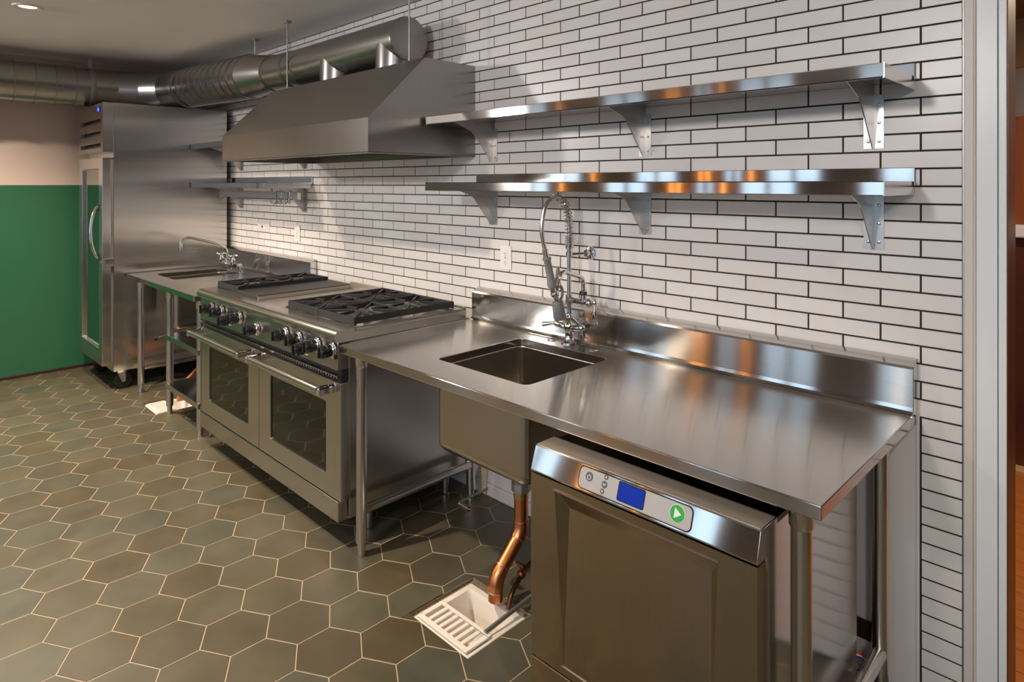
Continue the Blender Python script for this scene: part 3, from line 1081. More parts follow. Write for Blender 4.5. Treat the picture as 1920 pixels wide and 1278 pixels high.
b = strip_disc(-1.034, .40, .0115, .0022, 'power_button', M['grey_btn'], cp)
Ls = .0677
rg = [(-1.034 + .0058 * math.cos(R(a)), .40 * Ls + .0058 * math.sin(R(a))) for a in range(-50, 231, 20)]
for j, (x, s, r) in enumerate(((-.983, .20, .0062), (-.985, .47, .0085), (-.988, .72, .0062))):
    strip_disc(x, s, r, .0022, 'menu_button', M['grey_btn'], cp)
# printed symbols: power ring, arrows, card
rg = [(-1.034 + .0056 * math.cos(R(a)), .42 * Ls + .0056 * math.sin(R(a))) for a in range(-60, 241, 20)]
MB().tube([strip_pt(x, s / Ls, .0024) for x, s in rg], .0008, n=6).tube([strip_pt(-1.034, .30, .0024), strip_pt(-1.034, .40, .0024)], .0008, n=6).build('power_symbol', M['white'], cp, uv=False)
strip_poly([(-.9855, .225 * Ls), (-.983, .15 * Ls), (-.9805, .225 * Ls)], .0027, 'arrow_symbol', M['white'], cp)
strip_poly([(-.9905, .69 * Ls), (-.988, .765 * Ls), (-.9855, .69 * Ls)], .0027, 'arrow_symbol', M['white'], cp)
strip_poly([(-.9895, .43 * Ls), (-.9805, .43 * Ls), (-.9805, .51 * Ls), (-.9895, .51 * Ls)], .0027, 'card_symbol', M['panel_grey'], cp)
strip_poly([(-.9925, .835 * Ls), (-.984, .835 * Ls), (-.984, .85 * Ls), (-.9925, .85 * Ls)], .0018, 'underline_mark', M['grey_btn'], cp)
strip_plate(-.944, -.8655, .13, .81, .005, .001, .0018).build('display_bezel', M['void'], cp, uv=False)
strip_plate(-.9415, -.868, .165, .775, .004, .001, .0024).build('display', M['display_blue'], cp, uv=False)
strip_disc(-.777, .46, .0205, .0020, 'button_ring', M['panelwhite'], cp)
gbn = strip_disc(-.777, .46, .0185, .0028, 'start_button', M['green_btn'], cp)
strip_poly([(-.784, .29 * Ls), (-.784, .63 * Ls), (-.766, .46 * Ls)], .0034, 'play_symbol', M['white'], gbn)
# door with a tapering recess
dy = -.858
dm = MB()
ox0, ox1, oz0, oz1 = -1.237, -.585, .212, .722
rx0, rx1, rz0, rz1 = -1.149, -.674, .232, .700
ix0, ix1, iz0, iz1 = -1.118, -.702, .236, .652
dep = .026
F0 = [(ox0, dy, oz0), (ox1, dy, oz0), (ox1, dy, oz1), (ox0, dy, oz1)]
F1 = [(rx0 + .02, dy, rz0), (rx1 - .02, dy, rz0), (rx1, dy, rz1), (rx0, dy, rz1)]
F2 = [(ix0, dy + .002, iz0), (ix1, dy + .002, iz0), (ix1, dy + dep, iz1), (ix0, dy + dep, iz1)]
BK = [(x, -.816, z) for x, y, z in F0]
dm.loops([BK, F0], cap0=True, smooth=False)
dm.loops([F0, F1], smooth=False)
dm.loops([F1, F2], cap1=True, smooth=False)
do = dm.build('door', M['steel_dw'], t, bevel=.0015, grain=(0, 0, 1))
MB().box(rx0 - .002, rx1 + .002, dy - .004, dy + .001, rz1 - .002, rz1 + .001).build('recess_lip', M['steel_shiny'], do)
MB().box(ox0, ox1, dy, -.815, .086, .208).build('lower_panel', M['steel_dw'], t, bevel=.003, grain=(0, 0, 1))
MB().box(DX1 - .010, DX1 + .0012, -.805, -.216, .09, .782).build('side_panel', M['steel_shiny'], t, bevel=.001, grain=(0, 0, 1))

# ================================================================== copper waste pipe and floor sink
PX = -1.690
t = thing('drain_pipe', 'bright copper drain pipe bending down from the right sink into the floor sink', 'pipe', (PX, -.45, 0))
pts = [(PX, -.425, .385), (PX, -.425, .215), (PX, -.560, .095), (PX, -.560, .018)]
MB().tube(rounded(pts, .04, 6), .0265, n=20).build('copper_tube', M['copper'], t, uv=False)
for p, d in (((PX, -.425, .262), (0, 0, -1)), ((PX, -.447, .196), (0, -.135, -.12)), ((PX, -.527, .125), (0, -.135, -.12)), ((PX, -.560, .052), (0, 0, -1))):
    d = Vector(d).normalized()
    MB().lathe([(.0265, -.002), (.0285, -.001), (.0285, .001), (.0265, .002)], p, d, n=20).build('solder_ring', M['solder'], t, uv=False)
for a, b in ((.262, .196), (.125, .052)):
    pp = rounded(pts, .04, 6)
    sub = [p for p in pp if b - .004 <= p.z <= a + .004]
    if len(sub) > 2:
        MB().tube(sub, .0282, n=20).build('elbow', M['copper'], t, uv=False)
MB().lathe([(.0285, .0), (.029, .006), (.029, .024), (.0265, .026)], (PX, -.425, .345), n=20).build('brass_ring', M['brass'], t, uv=False)
MB().lathe([(.028, 0), (.037, .002), (.037, .034), (.030, .038)], (PX, -.425, .370), n=8).build('hex_nut', M['zinc'], t, uv=False)
MB().lathe([(.030, 0), (.030, .02), (.034, .024), (.034, .04), (.030, .044), (.030, .105)], (PX, -.425, .408), n=20).build('tailpiece', M['zinc'], t, uv=False)


def floor_sink(h, label, near):
    x0, x1, y0, y1 = h
    cx, cy = (x0 + x1) / 2, (y0 + y1) / 2
    t = thing('floor_sink', label, 'floor sink', (cx, cy, -.2), 'white floor sinks with half grates')
    # mortar bed left around the opening
    m = MB()
    m.plate_hole(x0, x1, y0, y1, (x0 + .012, x1 - .012, y0 + .008, y1 - .014), .003, -.05, -.014, 1)
    m.box(x0 - .002, x0 + .003, y0, y1, -.05, -.004)
    m.box(x0, x1, y1 - .004, y1 + .002, -.05, -.004)
    m.build('mortar_bed', M['mortar'], t, uv=False)
    rx0, rx1, ry0, ry1 = x0 + .016, x1 - .012, y0 + .008, y1 - .024
    MB().plate_hole(rx0, rx1, ry0, ry1, (rx0 + .026, rx1 - .026, ry0 + .018, ry1 - .026), .012, -.022, -.009).build('rim', M['porc'], t, bevel=.003, uv=False)
    b = MB()
    rings = []
    for ins, z in ((.024, -.010), (.030, -.02), (.034, -.14), (.055, -.165)):
        rings.append([(x, y, z) for x, y in rrect(rx0 + ins, rx1 - ins, ry0 + ins - .006, ry1 - ins, .02, 5)])
    b.loops(rings, cap1=True)
    b.build('bowl', M['porc'], t, uv=False)
    # half grate over the front of the bowl: frame and bars
    g0, g1 = ry0 + .006, ry0 + .122
    gx0, gx1 = rx0 + .014, rx1 - .014
    gm = MB()
    n = 8
    bw = (gx1 - gx0 - .03) / n
    gm.box(gx0, gx1, g0, g0 + .018, -.008, .001)
    gm.box(gx0, gx1, g1 - .016, g1, -.008, .001)
    gm.box(gx0, gx0 + .018, g0 + .018, g1 - .016, -.008, .001)
    gm.box(gx1 - .018, gx1, g0 + .018, g1 - .016, -.008, .001)
    gr = gm.build('half_grate', M['porc'], t, bevel=.002, uv=False)
    for k in range(1, n):
        xx = gx0 + .015 + bw * k
        MB().box(xx - bw * .27, xx + bw * .27, g0 + .016, g1 - .014, -.007, .0005).build('grate_bar', M['porc'], gr, bevel=.002, uv=False)
    return t


floor_sink(HOLES[0], 'square white floor sink with slotted half grate under the copper drain pipe', True)
floor_sink(HOLES[1], 'small square white floor sink under the left prep table by the refrigerator', False)
# condensate line and old copper supply beside the floor sink
t = thing('condensate_rod', 'thin dark steel drain tube lying from the dishwasher into the floor sink', 'pipe', (-1.61, -.55, 0))
MB().tube([(-1.606, -.690, .004), (-1.60, -.45, .030), (-1.595, -.36, .040)], .008, n=12).build('tube', M['zinc'], t, uv=False)
t = thing('supply_pipe', 'thin dark copper supply pipe with small valve behind the floor sink', 'pipe', (-1.62, -.5, 0))
MB().tube(smoothcurve([(-1.640, -.545, .0), (-1.645, -.52, .045), (-1.66, -.46, .070), (-1.675, -.40, .085), (-1.68, -.30, .10), (-1.68, -.05, .12)], 6), .0085, n=12).build('copper_tube', M['copper_dark'], t, uv=False)
vv = MB()
vv.ball((-1.665, -.45, .075), .017)
vv.cyl((-1.665, -.45, .075), (-1.665, -.455, .115), .007)
vv.box(-1.685, -1.645, -.462, -.45, .108, .118)
vv.build('valve', M['copper_dark'], t, uv=False)
# coil of red, white and blue cable and white box below the counter at the right
t = thing('cable_coil', 'coil of red, white and blue cable on the floor beside the table back leg', 'cable', (-.63, -.05, 0))
for k, (mname, rr, off) in enumerate((('red', .030, 0), ('white', .026, .004), ('blue', .022, .008))):
    pts = [Vector((-.632 + off * .3 + rr * math.cos(a) * .9, -.055 + rr * .5 * math.cos(a), .075 + rr * math.sin(a))) for a in [2 * math.pi * q / 24 for q in range(24)]]
    MB().tube(pts, .0035, n=8, closed=True).build('loop', M[mname], t, uv=False)
MB().tube([(-.632, -.055, .045), (-.625, -.06, .012), (-.60, -.07, .004)], .0035, n=8).build('cable_tail', M['red'], t, uv=False)

# ================================================================== range
RX0, RX1 = -3.945, -2.400
t = thing('range_cooker', 'wide stainless gas range with two ovens, black knobs and cast iron grates', 'range', ((RX0 + RX1) / 2, -.43, 0))
body = MB()
body.box(RX0 + .002, RX1 - .002, -.735, -.082, .118, .862)
body.build('body', M['steel_range'], t, bevel=.002)
MB().box(RX0, RX1, -.71, -.080, .862, .905).build('top_frame', M['steel_range'], t, bevel=.002)
# deck: front ledge, side ledges and back ledge around the burner wells
dk = MB()
dk.box(RX0, RX1, -.709, -.697, .905, .919)
dk.box(RX0, RX1, -.118, -.080, .905, .919)
dk.box(RX0, RX0 + .012, -.705, -.118, .905, .919)
dk.box(RX1 - .014, RX1, -.705, -.118, .905, .919)
dk.build('deck', M['steel_top'], t, bevel=.002)
bn = [(-.71, .919)] + [(-.778 + .026 * math.cos(R(a)), .893 + .026 * math.sin(R(a))) for a in range(90, 231, 14)] + [(-.783, .868), (-.71, .868)]
MB().prism(bn, 'x', RX0 - .002, RX1 + .002).build('bullnose', M['steel_range'], t)
PY = -.787
MB().hexa([(RX0 + .004, PY, .752), (RX1 - .004, PY, .752), (RX1 - .004, -.72, .752), (RX0 + .004, -.72, .752),
           (RX0 + .004, PY + .004, .870), (RX1 - .004, PY + .004, .870), (RX1 - .004, -.72, .870), (RX0 + .004, -.72, .870)]).build('control_panel', M['steel_range'], t, bevel=.003)
MB().box(RX0 + .006, RX1 - .006, -.766, -.73, .700, .752).build('vent_recess', M['void'], t, uv=False)
MB().hexa([(RX0 + .004, -.792, .728), (RX1 - .004, -.792, .728), (RX1 - .004, -.74, .735), (RX0 + .004, -.74, .735),
           (RX0 + .004, -.792, .731), (RX1 - .004, -.792, .731), (RX1 - .004, -.74, .738), (RX0 + .004, -.74, .738)]).build('vent_lip', M['steel_shiny'], t)
vm = MB()
k = RX0 + .03
while k < RX1 - .03:
    vm.box(k, k + .010, -.772, -.764, .708, .722)
    k += .022
vm.build('vent_louvers', M['steel_range'], t, kind='stuff', uv=False)
# knobs
KN = [(-3.757, .833), (-3.617, .833), (-3.505, .803), (-3.379, .833), (-3.176, .806), (-2.865, .831), (-2.737, .831), (-2.668, .802), (-2.570, .831), (-2.441, .832)]
for x, z in KN:
    kb = MB().lathe([(.0, .064), (.016, .0635), (.0235, .060), (.0275, .050), (.0285, .038), (.0275, .016), (.025, .012)], (x, PY, z), (0, -1, 0), n=24)
    kb.box(x - .006, x + .006, PY - .069, PY - .052, z - .021, z + .021)
    ko = kb.build('knob', M['black'], t, uv=False)
    MB().lathe([(.034, .0), (.034, .004), (.030, .006), (.0295, .011), (.0265, .014), (.022, .014)], (x, PY, z), (0, -1, 0), n=28).build('bezel', M['chrome'], ko, uv=False)
for x in (-3.46, -3.176, -2.69):
    MB().lathe([(0, .0035), (.003, .0025), (.0038, 0)], (x, PY + .003, .852), (0, -1, 0), n=10).build('indicator_light', M['led_dim'], t, uv=False)
MB().box(-2.418, -2.404, PY - .010, PY, .800, .818).build('rocker_switch', M['black'], t, bevel=.002, uv=False)
# oven doors
for x0, x1, wx0, wx1, hx0, hx1 in ((-3.163, -2.386, -3.039, -2.507, -3.150, -2.425), (-3.937, -3.169, -3.818, -3.291, -3.950, -3.238)):
    d = MB()
    d.plate_hole(x0, x1, .208, .700, (wx0, wx1, .294, .602), .004, 0, 1, 2)
    d.v = [(x, -.738 - z * .044, y) for x, y, z in d.v]
    dr = d.build('oven_door', M['steel_range'], t, bevel=.002)
    MB().box(wx0 - .002, wx1 + .002, -.774, -.766, .292, .604).build('window', M['oven_glass'], dr, uv=False)
    hb = MB().cyl((hx0 + .012, -.846, .674), (hx1 - .030, -.846, .674), .0165, n=18).build('handle', M['leg'], dr, grain=(1, 0, 0))
    for xx in (hx0, hx1 - .026):
        e = MB().box(xx, xx + .030, -.864, -.780, .655, .692).build('handle_bracket', M['chrome'], dr, bevel=.008, seg=3, uv=False)
MB().box(RX0 + .004, RX1 - .003, -.786, -.74, .118, .203).build('kick_panel', M['steel_range'], t, bevel=.003)
MB().box(RX1 - .003, RX1 + .001, -.73, -.085, .118, .860).build('side_panel', M['steel_range'], t, bevel=.001, grain=(0, 0, 1))
for x in (RX0 + .06, RX1 - .06):
    for y in (-.60, -.16):
        MB().lathe([(0, 0), (.022, 0), (.022, .01), (.016, .014), (.016, .12)], (x, y, 0), n=16).build('foot', M['leg'], t, uv=True)
# burner wells, burners and grates
GZ = .953


def grate(x0, x1, y0, y1):
    g = MB()
    bt, hh = .014, .033
    g.box(x0, x1, y0, y0 + bt, GZ - hh, GZ)
    g.box(x0, x1, y1 - bt, y1, GZ - hh, GZ)
    g.box(x0, x0 + bt, y0 + bt, y1 - bt, GZ - hh + .006, GZ)
    g.box(x1 - bt, x1, y0 + bt, y1 - bt, GZ - hh + .006, GZ)
    ym = (y0 + y1) / 2
    g.box(x0 + bt, x1 - bt, ym - .006, ym + .006, GZ - .020, GZ - .002)
    go = g.build('grate', M['iron'], t, bevel=.0025, uv=False)
    cx = (x0 + x1) / 2
    for cy in ((y0 + ym) / 2 + .003, (y1 + ym) / 2 - .003):
        fg = MB()
        hw, hd = (x1 - x0) / 2 - bt, (ym - y0) / 2 - .008
        for a in range(0, 360, 45):
            c_, s_ = math.cos(R(a)), math.sin(R(a))
            Lm = min(hw / abs(c_) if abs(c_) > .01 else 9, hd / abs(s_) if abs(s_) > .01 else 9)
            px0, py0 = cx + c_ * Lm, cy + s_ * Lm
            px1, py1 = cx + c_ * .046, cy + s_ * .046
            nx, ny = -s_ * .0042, c_ * .0042
            fg.hexa([(px0 - nx, py0 - ny, GZ - .018), (px0 + nx, py0 + ny, GZ - .018), (px1 + nx, py1 + ny, GZ - .010), (px1 - nx, py1 - ny, GZ - .010),
                     (px0 - nx, py0 - ny, GZ - .003), (px0 + nx, py0 + ny, GZ - .003), (px1 + nx, py1 + ny, GZ + .001), (px1 - nx, py1 - ny, GZ + .001)])
        fg.build('grate_fingers', M['iron'], go, bevel=.001, uv=False)
        bo = MB().lathe([(.066, .0), (.066, .006), (.050, .014), (.046, .022), (.030, .024)], (cx, cy, .898), n=24).build('burner', M['tray'], t, uv=False)
        MB().lathe([(.034, .020), (.034, .028), (.028, .033), (0, .034)], (cx, cy, .898), n=24).build('burner_cap', M['iron'], bo, uv=False)
        MB().cyl((cx + .045, cy - .03, .900), (cx + .045, cy - .03, .932), .004, n=8).build('igniter', M['white'], bo, uv=False)


for a, b in ((-3.035, -2.7415), (-2.7385, -2.430), (-3.930, -3.640)):
    grate(a, b, -.692, -.130)
    MB().box(a, b, -.70, -.122, .900, .9035).build('burner_tray', M['steel_top'], t)
# griddle with its cover beside the tray
MB().box(-3.632, -3.372, -.698, -.130, .906, .936).build('griddle_cover', M['griddle'], t, bevel=.004, uv=False)
MB().box(-3.372, -3.052, -.695, -.125, .900, .912).build('griddle_plate', M['tray'], t, bevel=.002, uv=False)
gs = MB()
gs.box(-3.372, -3.362, -.698, -.130, .912, .932)
gs.box(-3.372, -3.050, -.140, -.126, .912, .952)
gs.box(-3.060, -3.050, -.698, -.130, .912, .926)
gs.build('splash_guard', M['tray'], t, bevel=.003, uv=False)
# narrow riser at the back edge
MB().box(RX0, RX1, -.092, -.080, .905, .925).build('back_riser', M['steel_range'], t, bevel=.002)

# ================================================================== exhaust hood
HX0, HX1 = -4.017, -2.417
t = thing('exhaust_hood', 'stainless canopy hood with sloping front above the range', 'range hood', ((HX0 + HX1) / 2, -.3, 1.667))
HP = [(-.0025, 1.670), (-.63, 1.670), (-.63, 1.821), (-.319, 2.125), (-.0025, 2.125)]
hm = MB()
n = len(HP)
L0 = [(HX0, y, z) for y, z in HP]
L1 = [(HX1, y, z) for y, z in HP]
hm.add(L0 + L1, [tuple(range(n)), tuple(range(2 * n - 1, n - 1, -1))] + [(i, i + 1, n + i + 1, n + i) for i in range(n - 1) if i != 0] + [(n - 1, 0, n, 2 * n - 1)])
hm.build('canopy', M['steel_hood'], t, grain=(1, 0, 0))
hm2 = MB()
hm2.plate_hole(HX0, HX1, -.63, -.0025, (HX0 + .035, HX1 - .035, -.595, -.06), .004, 1.667, 1.672, 2)
hm2.build('bottom_rim', M['steel_hood'], t)
li = MB()
x0, x1, y0, y1 = HX0 + .035, HX1 - .035, -.595, -.06
li.loops([[(x0, y0, 1.669), (x1, y0, 1.669), (x1, y1, 1.669), (x0, y1, 1.669)], [(x0, y0, 1.79), (x1, y0, 1.79), (x1, y1, 1.73), (x0, y1, 1.73)]], cap1=True, smooth=False)
lino = li.build('lining', M['steel_hood'], t)
for k in range(3):
    a = x0 + .03 + k * ((x1 - x0 - .06) / 3)
    b = a + (x1 - x0 - .06) / 3 - .01
    fo = MB().hexa([(a, y0 + .05, 1.765), (b, y0 + .05, 1.765), (b, y1 - .02, 1.705), (a, y1 - .02, 1.705),
                    (a, y0 + .05, 1.783), (b, y0 + .05, 1.783), (b, y1 - .02, 1.723), (a, y1 - .02, 1.723)]).build('filter', M['steel_hood'], t)
    for q in range(8):
        xx = a + .03 + q * (b - a - .06) / 7
        MB().hexa([(xx - .012, y0 + .06, 1.755), (xx + .012, y0 + .06, 1.755), (xx + .012, y1 - .03, 1.696), (xx - .012, y1 - .03, 1.696),
                   (xx - .012, y0 + .06, 1.766), (xx + .012, y0 + .06, 1.766), (xx + .012, y1 - .03, 1.707), (xx - .012, y1 - .03, 1.707)]).build('baffle', M['steel_shiny'], fo)
for a in range(5):
    MB().lathe([(0, -.003), (.004, -.002), (.005, 0)], (HX0 + .2 + a * .3, -.613, 1.667), n=10).build('rivet', M['chrome'], t, uv=False)
for x in (-3.83, -2.56):
    ro = MB().cyl((x, -.305, 2.112), (x, -.305, CEIL - .012), .0045, n=10).build('hanger_rod', M['zinc'], t, uv=False)
    MB().box(x - .022, x + .022, -.322, -.288, CEIL - .014, CEIL - .001).build('ceiling_clip', M['zinc'], ro, bevel=.003, uv=False)

# ================================================================== exhaust duct
t = thing('exhaust_duct', 'round galvanised spiral duct running over the hood and along the left wall', 'duct', (-4.3, -.19, 2.28))
DY, DZ, DR = -.185, 2.28, .116
CX = -2.725
MB().tube([(CX, DY, DZ), (-3.4, DY, DZ), (-3.97, DY, DZ)], DR, n=40, caps=False).build('main_run', M['galv'], t)
cap = MB().lathe([(0, .002), (DR - .002, .002), (DR + .002, 0), (DR + .002, -.012)], (CX, DY, DZ), (1, 0, 0), n=40).build('end_cap', M['steel_hood'], t, grain=(0, 0, 1))
rv = MB()
for k in range(34):
    a = 2 * math.pi * k / 34
    rv.lathe([(0, .006), (.0025, .005), (.003, .0)], (CX - .001, DY + (DR - .003) * math.cos(a), DZ + (DR - .003) * math.sin(a)), (1, 0, 0), n=6)
rv.build('rivets', M['zinc'], cap, kind='stuff', uv=False)
for x in (-2.83, -3.41):
    cm = MB()
    n_ = 32
    cyc, rc = -.194, .106
    lo, hi = [], []
    for k in range(n_):
        a = 2 * math.pi * k / n_
        xx, yy = x + rc * math.cos(a), cyc + rc * math.sin(a)
        zt = DZ + .001 - DR * math.sqrt(max(0.0, 1 - min(1.0, (yy - DY) ** 2 / DR ** 2)))
        lo.append((xx, yy, 2.124))
        hi.append((xx, yy, max(zt, 2.13)))
    cm.loops([lo, hi])
    co = cm.build('branch_collar', M['galv'], t, grain=(0, 0, 1))
# gored offset and taper, then the spiral run, elbow and the run along the left wall
P0, P1, P2, P3 = Vector((-3.97, DY, DZ)), Vector((-4.22, DY - .012, DZ + .003)), Vector((-4.50, DY - .05, DZ + .01)), Vector((-5.50, -.335, 2.30))
BR = .150
MB().tube([P0, P1], [DR + .001, DR + .003], n=40, caps=False).build('elbow_gore', M['galv'], t)
MB().tube([P1, P1.lerp(P2, .5), P2], [DR + .003, .136, BR + .002], n=40, caps=False).build('taper_gore', M['galv'], t)
MB().tube([P2, P3], BR, n=40, caps=False).build('spiral_run', M['galv'], t)
E1, E2, E3, E4 = Vector((-5.72, -.385, 2.30)), Vector((-5.89, -.51, 2.30)), Vector((-5.985, -.68, 2.30)), Vector((-6.02, -.86, 2.30))
for a, b in ((P3, E1), (E1, E2), (E2, E3), (E3, E4)):
    MB().tube([a, b], BR + .001, n=40, caps=False).build('elbow_gore', M['galv'], t)
END = Vector((-6.05, YF + .01, 2.29))
MB().tube([E4, END], BR, n=40, caps=False).build('wall_run', M['galv'], t)


def band(p, d, r, w=.006, h=.006, name='seam_band', mat='galv'):
    return MB().lathe([(r - .001, -w), (r + h, -w * .6), (r + h, w * .6), (r - .001, w)], p, d, n=40).build(name, M[mat], t)


band(P0 + Vector((.012, 0, 0)), (1, 0, 0), DR, .006, .004)
band(P0 - Vector((.012, 0, 0)), (1, 0, 0), DR, .006, .004)
band(P1, P0 - P2, DR + .004, .007, .005)
band(P2, P1 - P3, BR, .010, .006)
d = (P3 - P2).normalized()
Ls_ = (P3 - P2).length
for k in range(1, 11):
    band(P2 + d * (Ls_ * k / 10.5), d, BR, .006, .007)
for p, dd in ((P3, E1 - P2), (E1, E2 - P3), (E2, E3 - E1), (E3, E4 - E2)):
    band(p, dd, BR, .005, .003)
d2 = (END - E4).normalized()
k = .14
while k < (END - E4).length - .05:
    band(E4 + d2 * k, d2, BR, .006, .007)
    k += .128
hs = band(E4 + d2 * .03, d2, BR, .022, .003, 'hanger_strap', 'zinc')
ps = E4 + d2 * .03
MB().box(ps.x - .003, ps.x + .003, ps.y - .014, ps.y + .014, 2.30 + BR, CEIL - .001).build('strap_drop', M['zinc'], hs, uv=False)
hr = MB().cyl((P2.x + .02, P2.y + .01, DZ + BR - .01), (P2.x + .02, P2.y + .01, CEIL - .01), .004, n=8).build('hanger_rod', M['zinc'], t, uv=False)
MB().box(P2.x - .005, P2.x + .05, P2.y - .005, P2.y + .03, CEIL - .012, CEIL - .001).build('ceiling_clip', M['zinc'], hr, uv=False)


# ================================================================== wall shelves
def wall_shelf(x0, x1, z, brackets, label, group):
    t = thing('wall_shelf', label, 'shelf', ((x0 + x1) / 2, 0, z), group)
    D = -.330
    m = MB()
    m.prism([(-.002, z), (D + .004, z), (D, z - .003), (D, z - .036), (D + .004, z - .039), (D + .012, z - .039), (D + .012, z - .012), (-.002, z - .012)], 'x', x0, x1)
    m.build('shelf_board', M['steel_shiny'], t)
    for xx in (x0, x1):
        MB().box(xx - .002, xx + .002, D + .002, -.020, z - .039, z - .001).build('end_flange', M['steel_shiny'], t, grain=(0, 1, 0))
    MB().box(x0, x1, -.010, -.0025, z - .012, z + .041).build('back_ledge', M['steel_shiny'], t, bevel=.002)
    for bx in brackets:
        zt = z - .0125
        bo = MB().prism([(-.002, zt), (-.285, zt), (-.285, zt - .006), (-.150, zt - .050), (-.128, zt - .066), (-.018, zt - .194), (-.002, zt - .194)], 'x', bx - .0015, bx + .0015).build('bracket', M['steel'], t, grain=(0, 0, 1))
        for s in (-1, 1):
            fl = MB().box(min(bx, bx + s * .028), max(bx, bx + s * .028), -.0045, -.0022, zt - .194, zt - .03).build('wall_flange', M['steel'], bo, grain=(0, 0, 1))
        for zz in (zt - .06, zt - .115, zt - .172):
            MB().lathe([(0, .006), (.0035, .0055), (.005, .003), (.005, 0)], (bx + .015, -.0045, zz), (0, -1, 0), n=10).build('screw', M['screw'], bo, uv=False)
            MB().lathe([(0, .006), (.0035, .0055), (.005, .003), (.005, 0)], (bx - .015, -.0045, zz), (0, -1, 0), n=10).build('screw', M['screw'], bo, uv=False)
    return t


GS = 'stainless wall shelves on brackets'
wall_shelf(-2.397, -.486, 1.845, (-2.285, -1.416, -.598), 'upper long stainless wall shelf to the right of the hood', GS)
wall_shelf(-2.402, -.486, 1.538, (-2.285, -1.416, -.598), 'lower long stainless wall shelf above the pre-rinse faucet', GS)
wall_shelf(-5.422, -4.070, 1.845, (-5.235, -4.180), 'upper left stainless wall shelf half hidden behind the hood', GS)
ls = wall_shelf(-5.422, -4.070, 1.542, (-5.235, -4.180), 'lower left stainless wall shelf with pot rail beside the refrigerator', GS)
rl = MB().box(-5.300, -3.995, -.146, -.138, 1.430, 1.477).build('pot_rail', M['steel'], ls, bevel=.002)
for x in (-5.302, -4.000):
    MB().box(x - .004, x + .008, -.152, -.132, 1.428, 1.479).build('end_cap', M['chrome'], rl, bevel=.002, uv=False)
for x in (-5.0, -4.4):
    MB().box(x - .012, x + .012, -.145, -.139, 1.47, 1.532).build('rail_hanger', M['steel'], rl)
for k, (x, tw) in enumerate(((-4.300, .25), (-4.242, -.2), (-4.184, .1), (-4.126, -.1))):
    th = thing('pot_hook', ['chrome pot hook on the rail, leftmost and swung outward', 'chrome pot hook on the rail, second from the left',
                            'bright chrome pot hook on the rail, third from the left', 'chrome pot hook on the rail, nearest the shelf bracket'][k], 'hook', (x, -.142, 1.48), 'pot hooks on the left rail')
    u = Vector((math.sin(tw), -math.cos(tw), 0))
    c = Vector((x, -.142, 0))
    MB().box(x - .010, x + .010, -.150, -.1465, 1.436, 1.480).build('hook_plate', M['chrome'], th, bevel=.001, uv=False)
    MB().tube(smoothcurve([c + u * -.008 + Vector((0, 0, 1.462)), c + u * -.008 + Vector((0, 0, 1.482)), c + u * .006 + Vector((0, 0, 1.484)), c + u * .012 + Vector((0, 0, 1.45)), c + u * .014 + Vector((0, 0, 1.412)), c + u * .034 + Vector((0, 0, 1.396)), c + u * .056 + Vector((0, 0, 1.402)), c + u * .062 + Vector((0, 0, 1.418))], 5), .0038, n=8).build('hook_front', M['chrome'], th, uv=False)
    MB().tube(smoothcurve([c + Vector((.004, -.008, 1.43)), c + Vector((.012, -.012, 1.402)), c + Vector((.024, -.014, 1.398)), c + Vector((.030, -.014, 1.412))], 5), .0034, n=8).build('hook_side', M['chrome'], th, uv=False)

# ================================================================== refrigerator
X0, X1 = -6.150, -5.435
t = thing('refrigerator', 'tall stainless reach-in refrigerator with glass door, on casters', 'refrigerator', ((X0 + X1) / 2, -.45, 0))
bm_ = MB()
by0, by1, bz0, bz1 = -.866, -.045, .143, 2.132
th_ = .05
ix0, ix1, iz0, iz1, iy1 = X0 + th_, X1 - th_, .25, 1.70, -.12
bm_.add([(X0, by0, bz0), (X1, by0, bz0), (X1, by1, bz0), (X0, by1, bz0), (X0, by0, bz1), (X1, by0, bz1), (X1, by1, bz1), (X0, by1, bz1)],
        [(0, 3, 2, 1), (4, 5, 6, 7), (1, 2, 6, 5), (2, 3, 7, 6), (3, 0, 4, 7)])
fr_ = MB().plate_hole(X0, X1, bz0, bz1, (ix0, ix1, iz0, iz1), .004, 0, 1, 1)
nfr = []
bm_.add([(x, by0 + .001 - z * .001, y) for x, y, z in fr_.v], fr_.f)
bm_.build('cabinet', M['steel_fridge'], t, grain=(0, 0, 1))
li = MB()
li.loops([[(ix0, by0, iz0), (ix1, by0, iz0), (ix1, by0, iz1), (ix0, by0, iz1)], [(ix0, iy1, iz0), (ix1, iy1, iz0), (ix1, iy1, iz1), (ix0, iy1, iz1)]], cap1=True, smooth=False)
li.build('liner', M['fridge_in'], t, uv=False)
for z in (.55, .88, 1.2):
    sm = MB()
    for k in range(12):
        yy = -.83 + k * .06
        sm.box(ix0, ix1, yy, yy + .006, z, z + .006)
    sm.box(ix0 + .01, ix0 + .02, -.83, -.16, z - .008, z)
    sm.box(ix1 - .02, ix1 - .01, -.83, -.16, z - .008, z)
    sm.build('wire_shelf', M['leg'], t, uv=False)
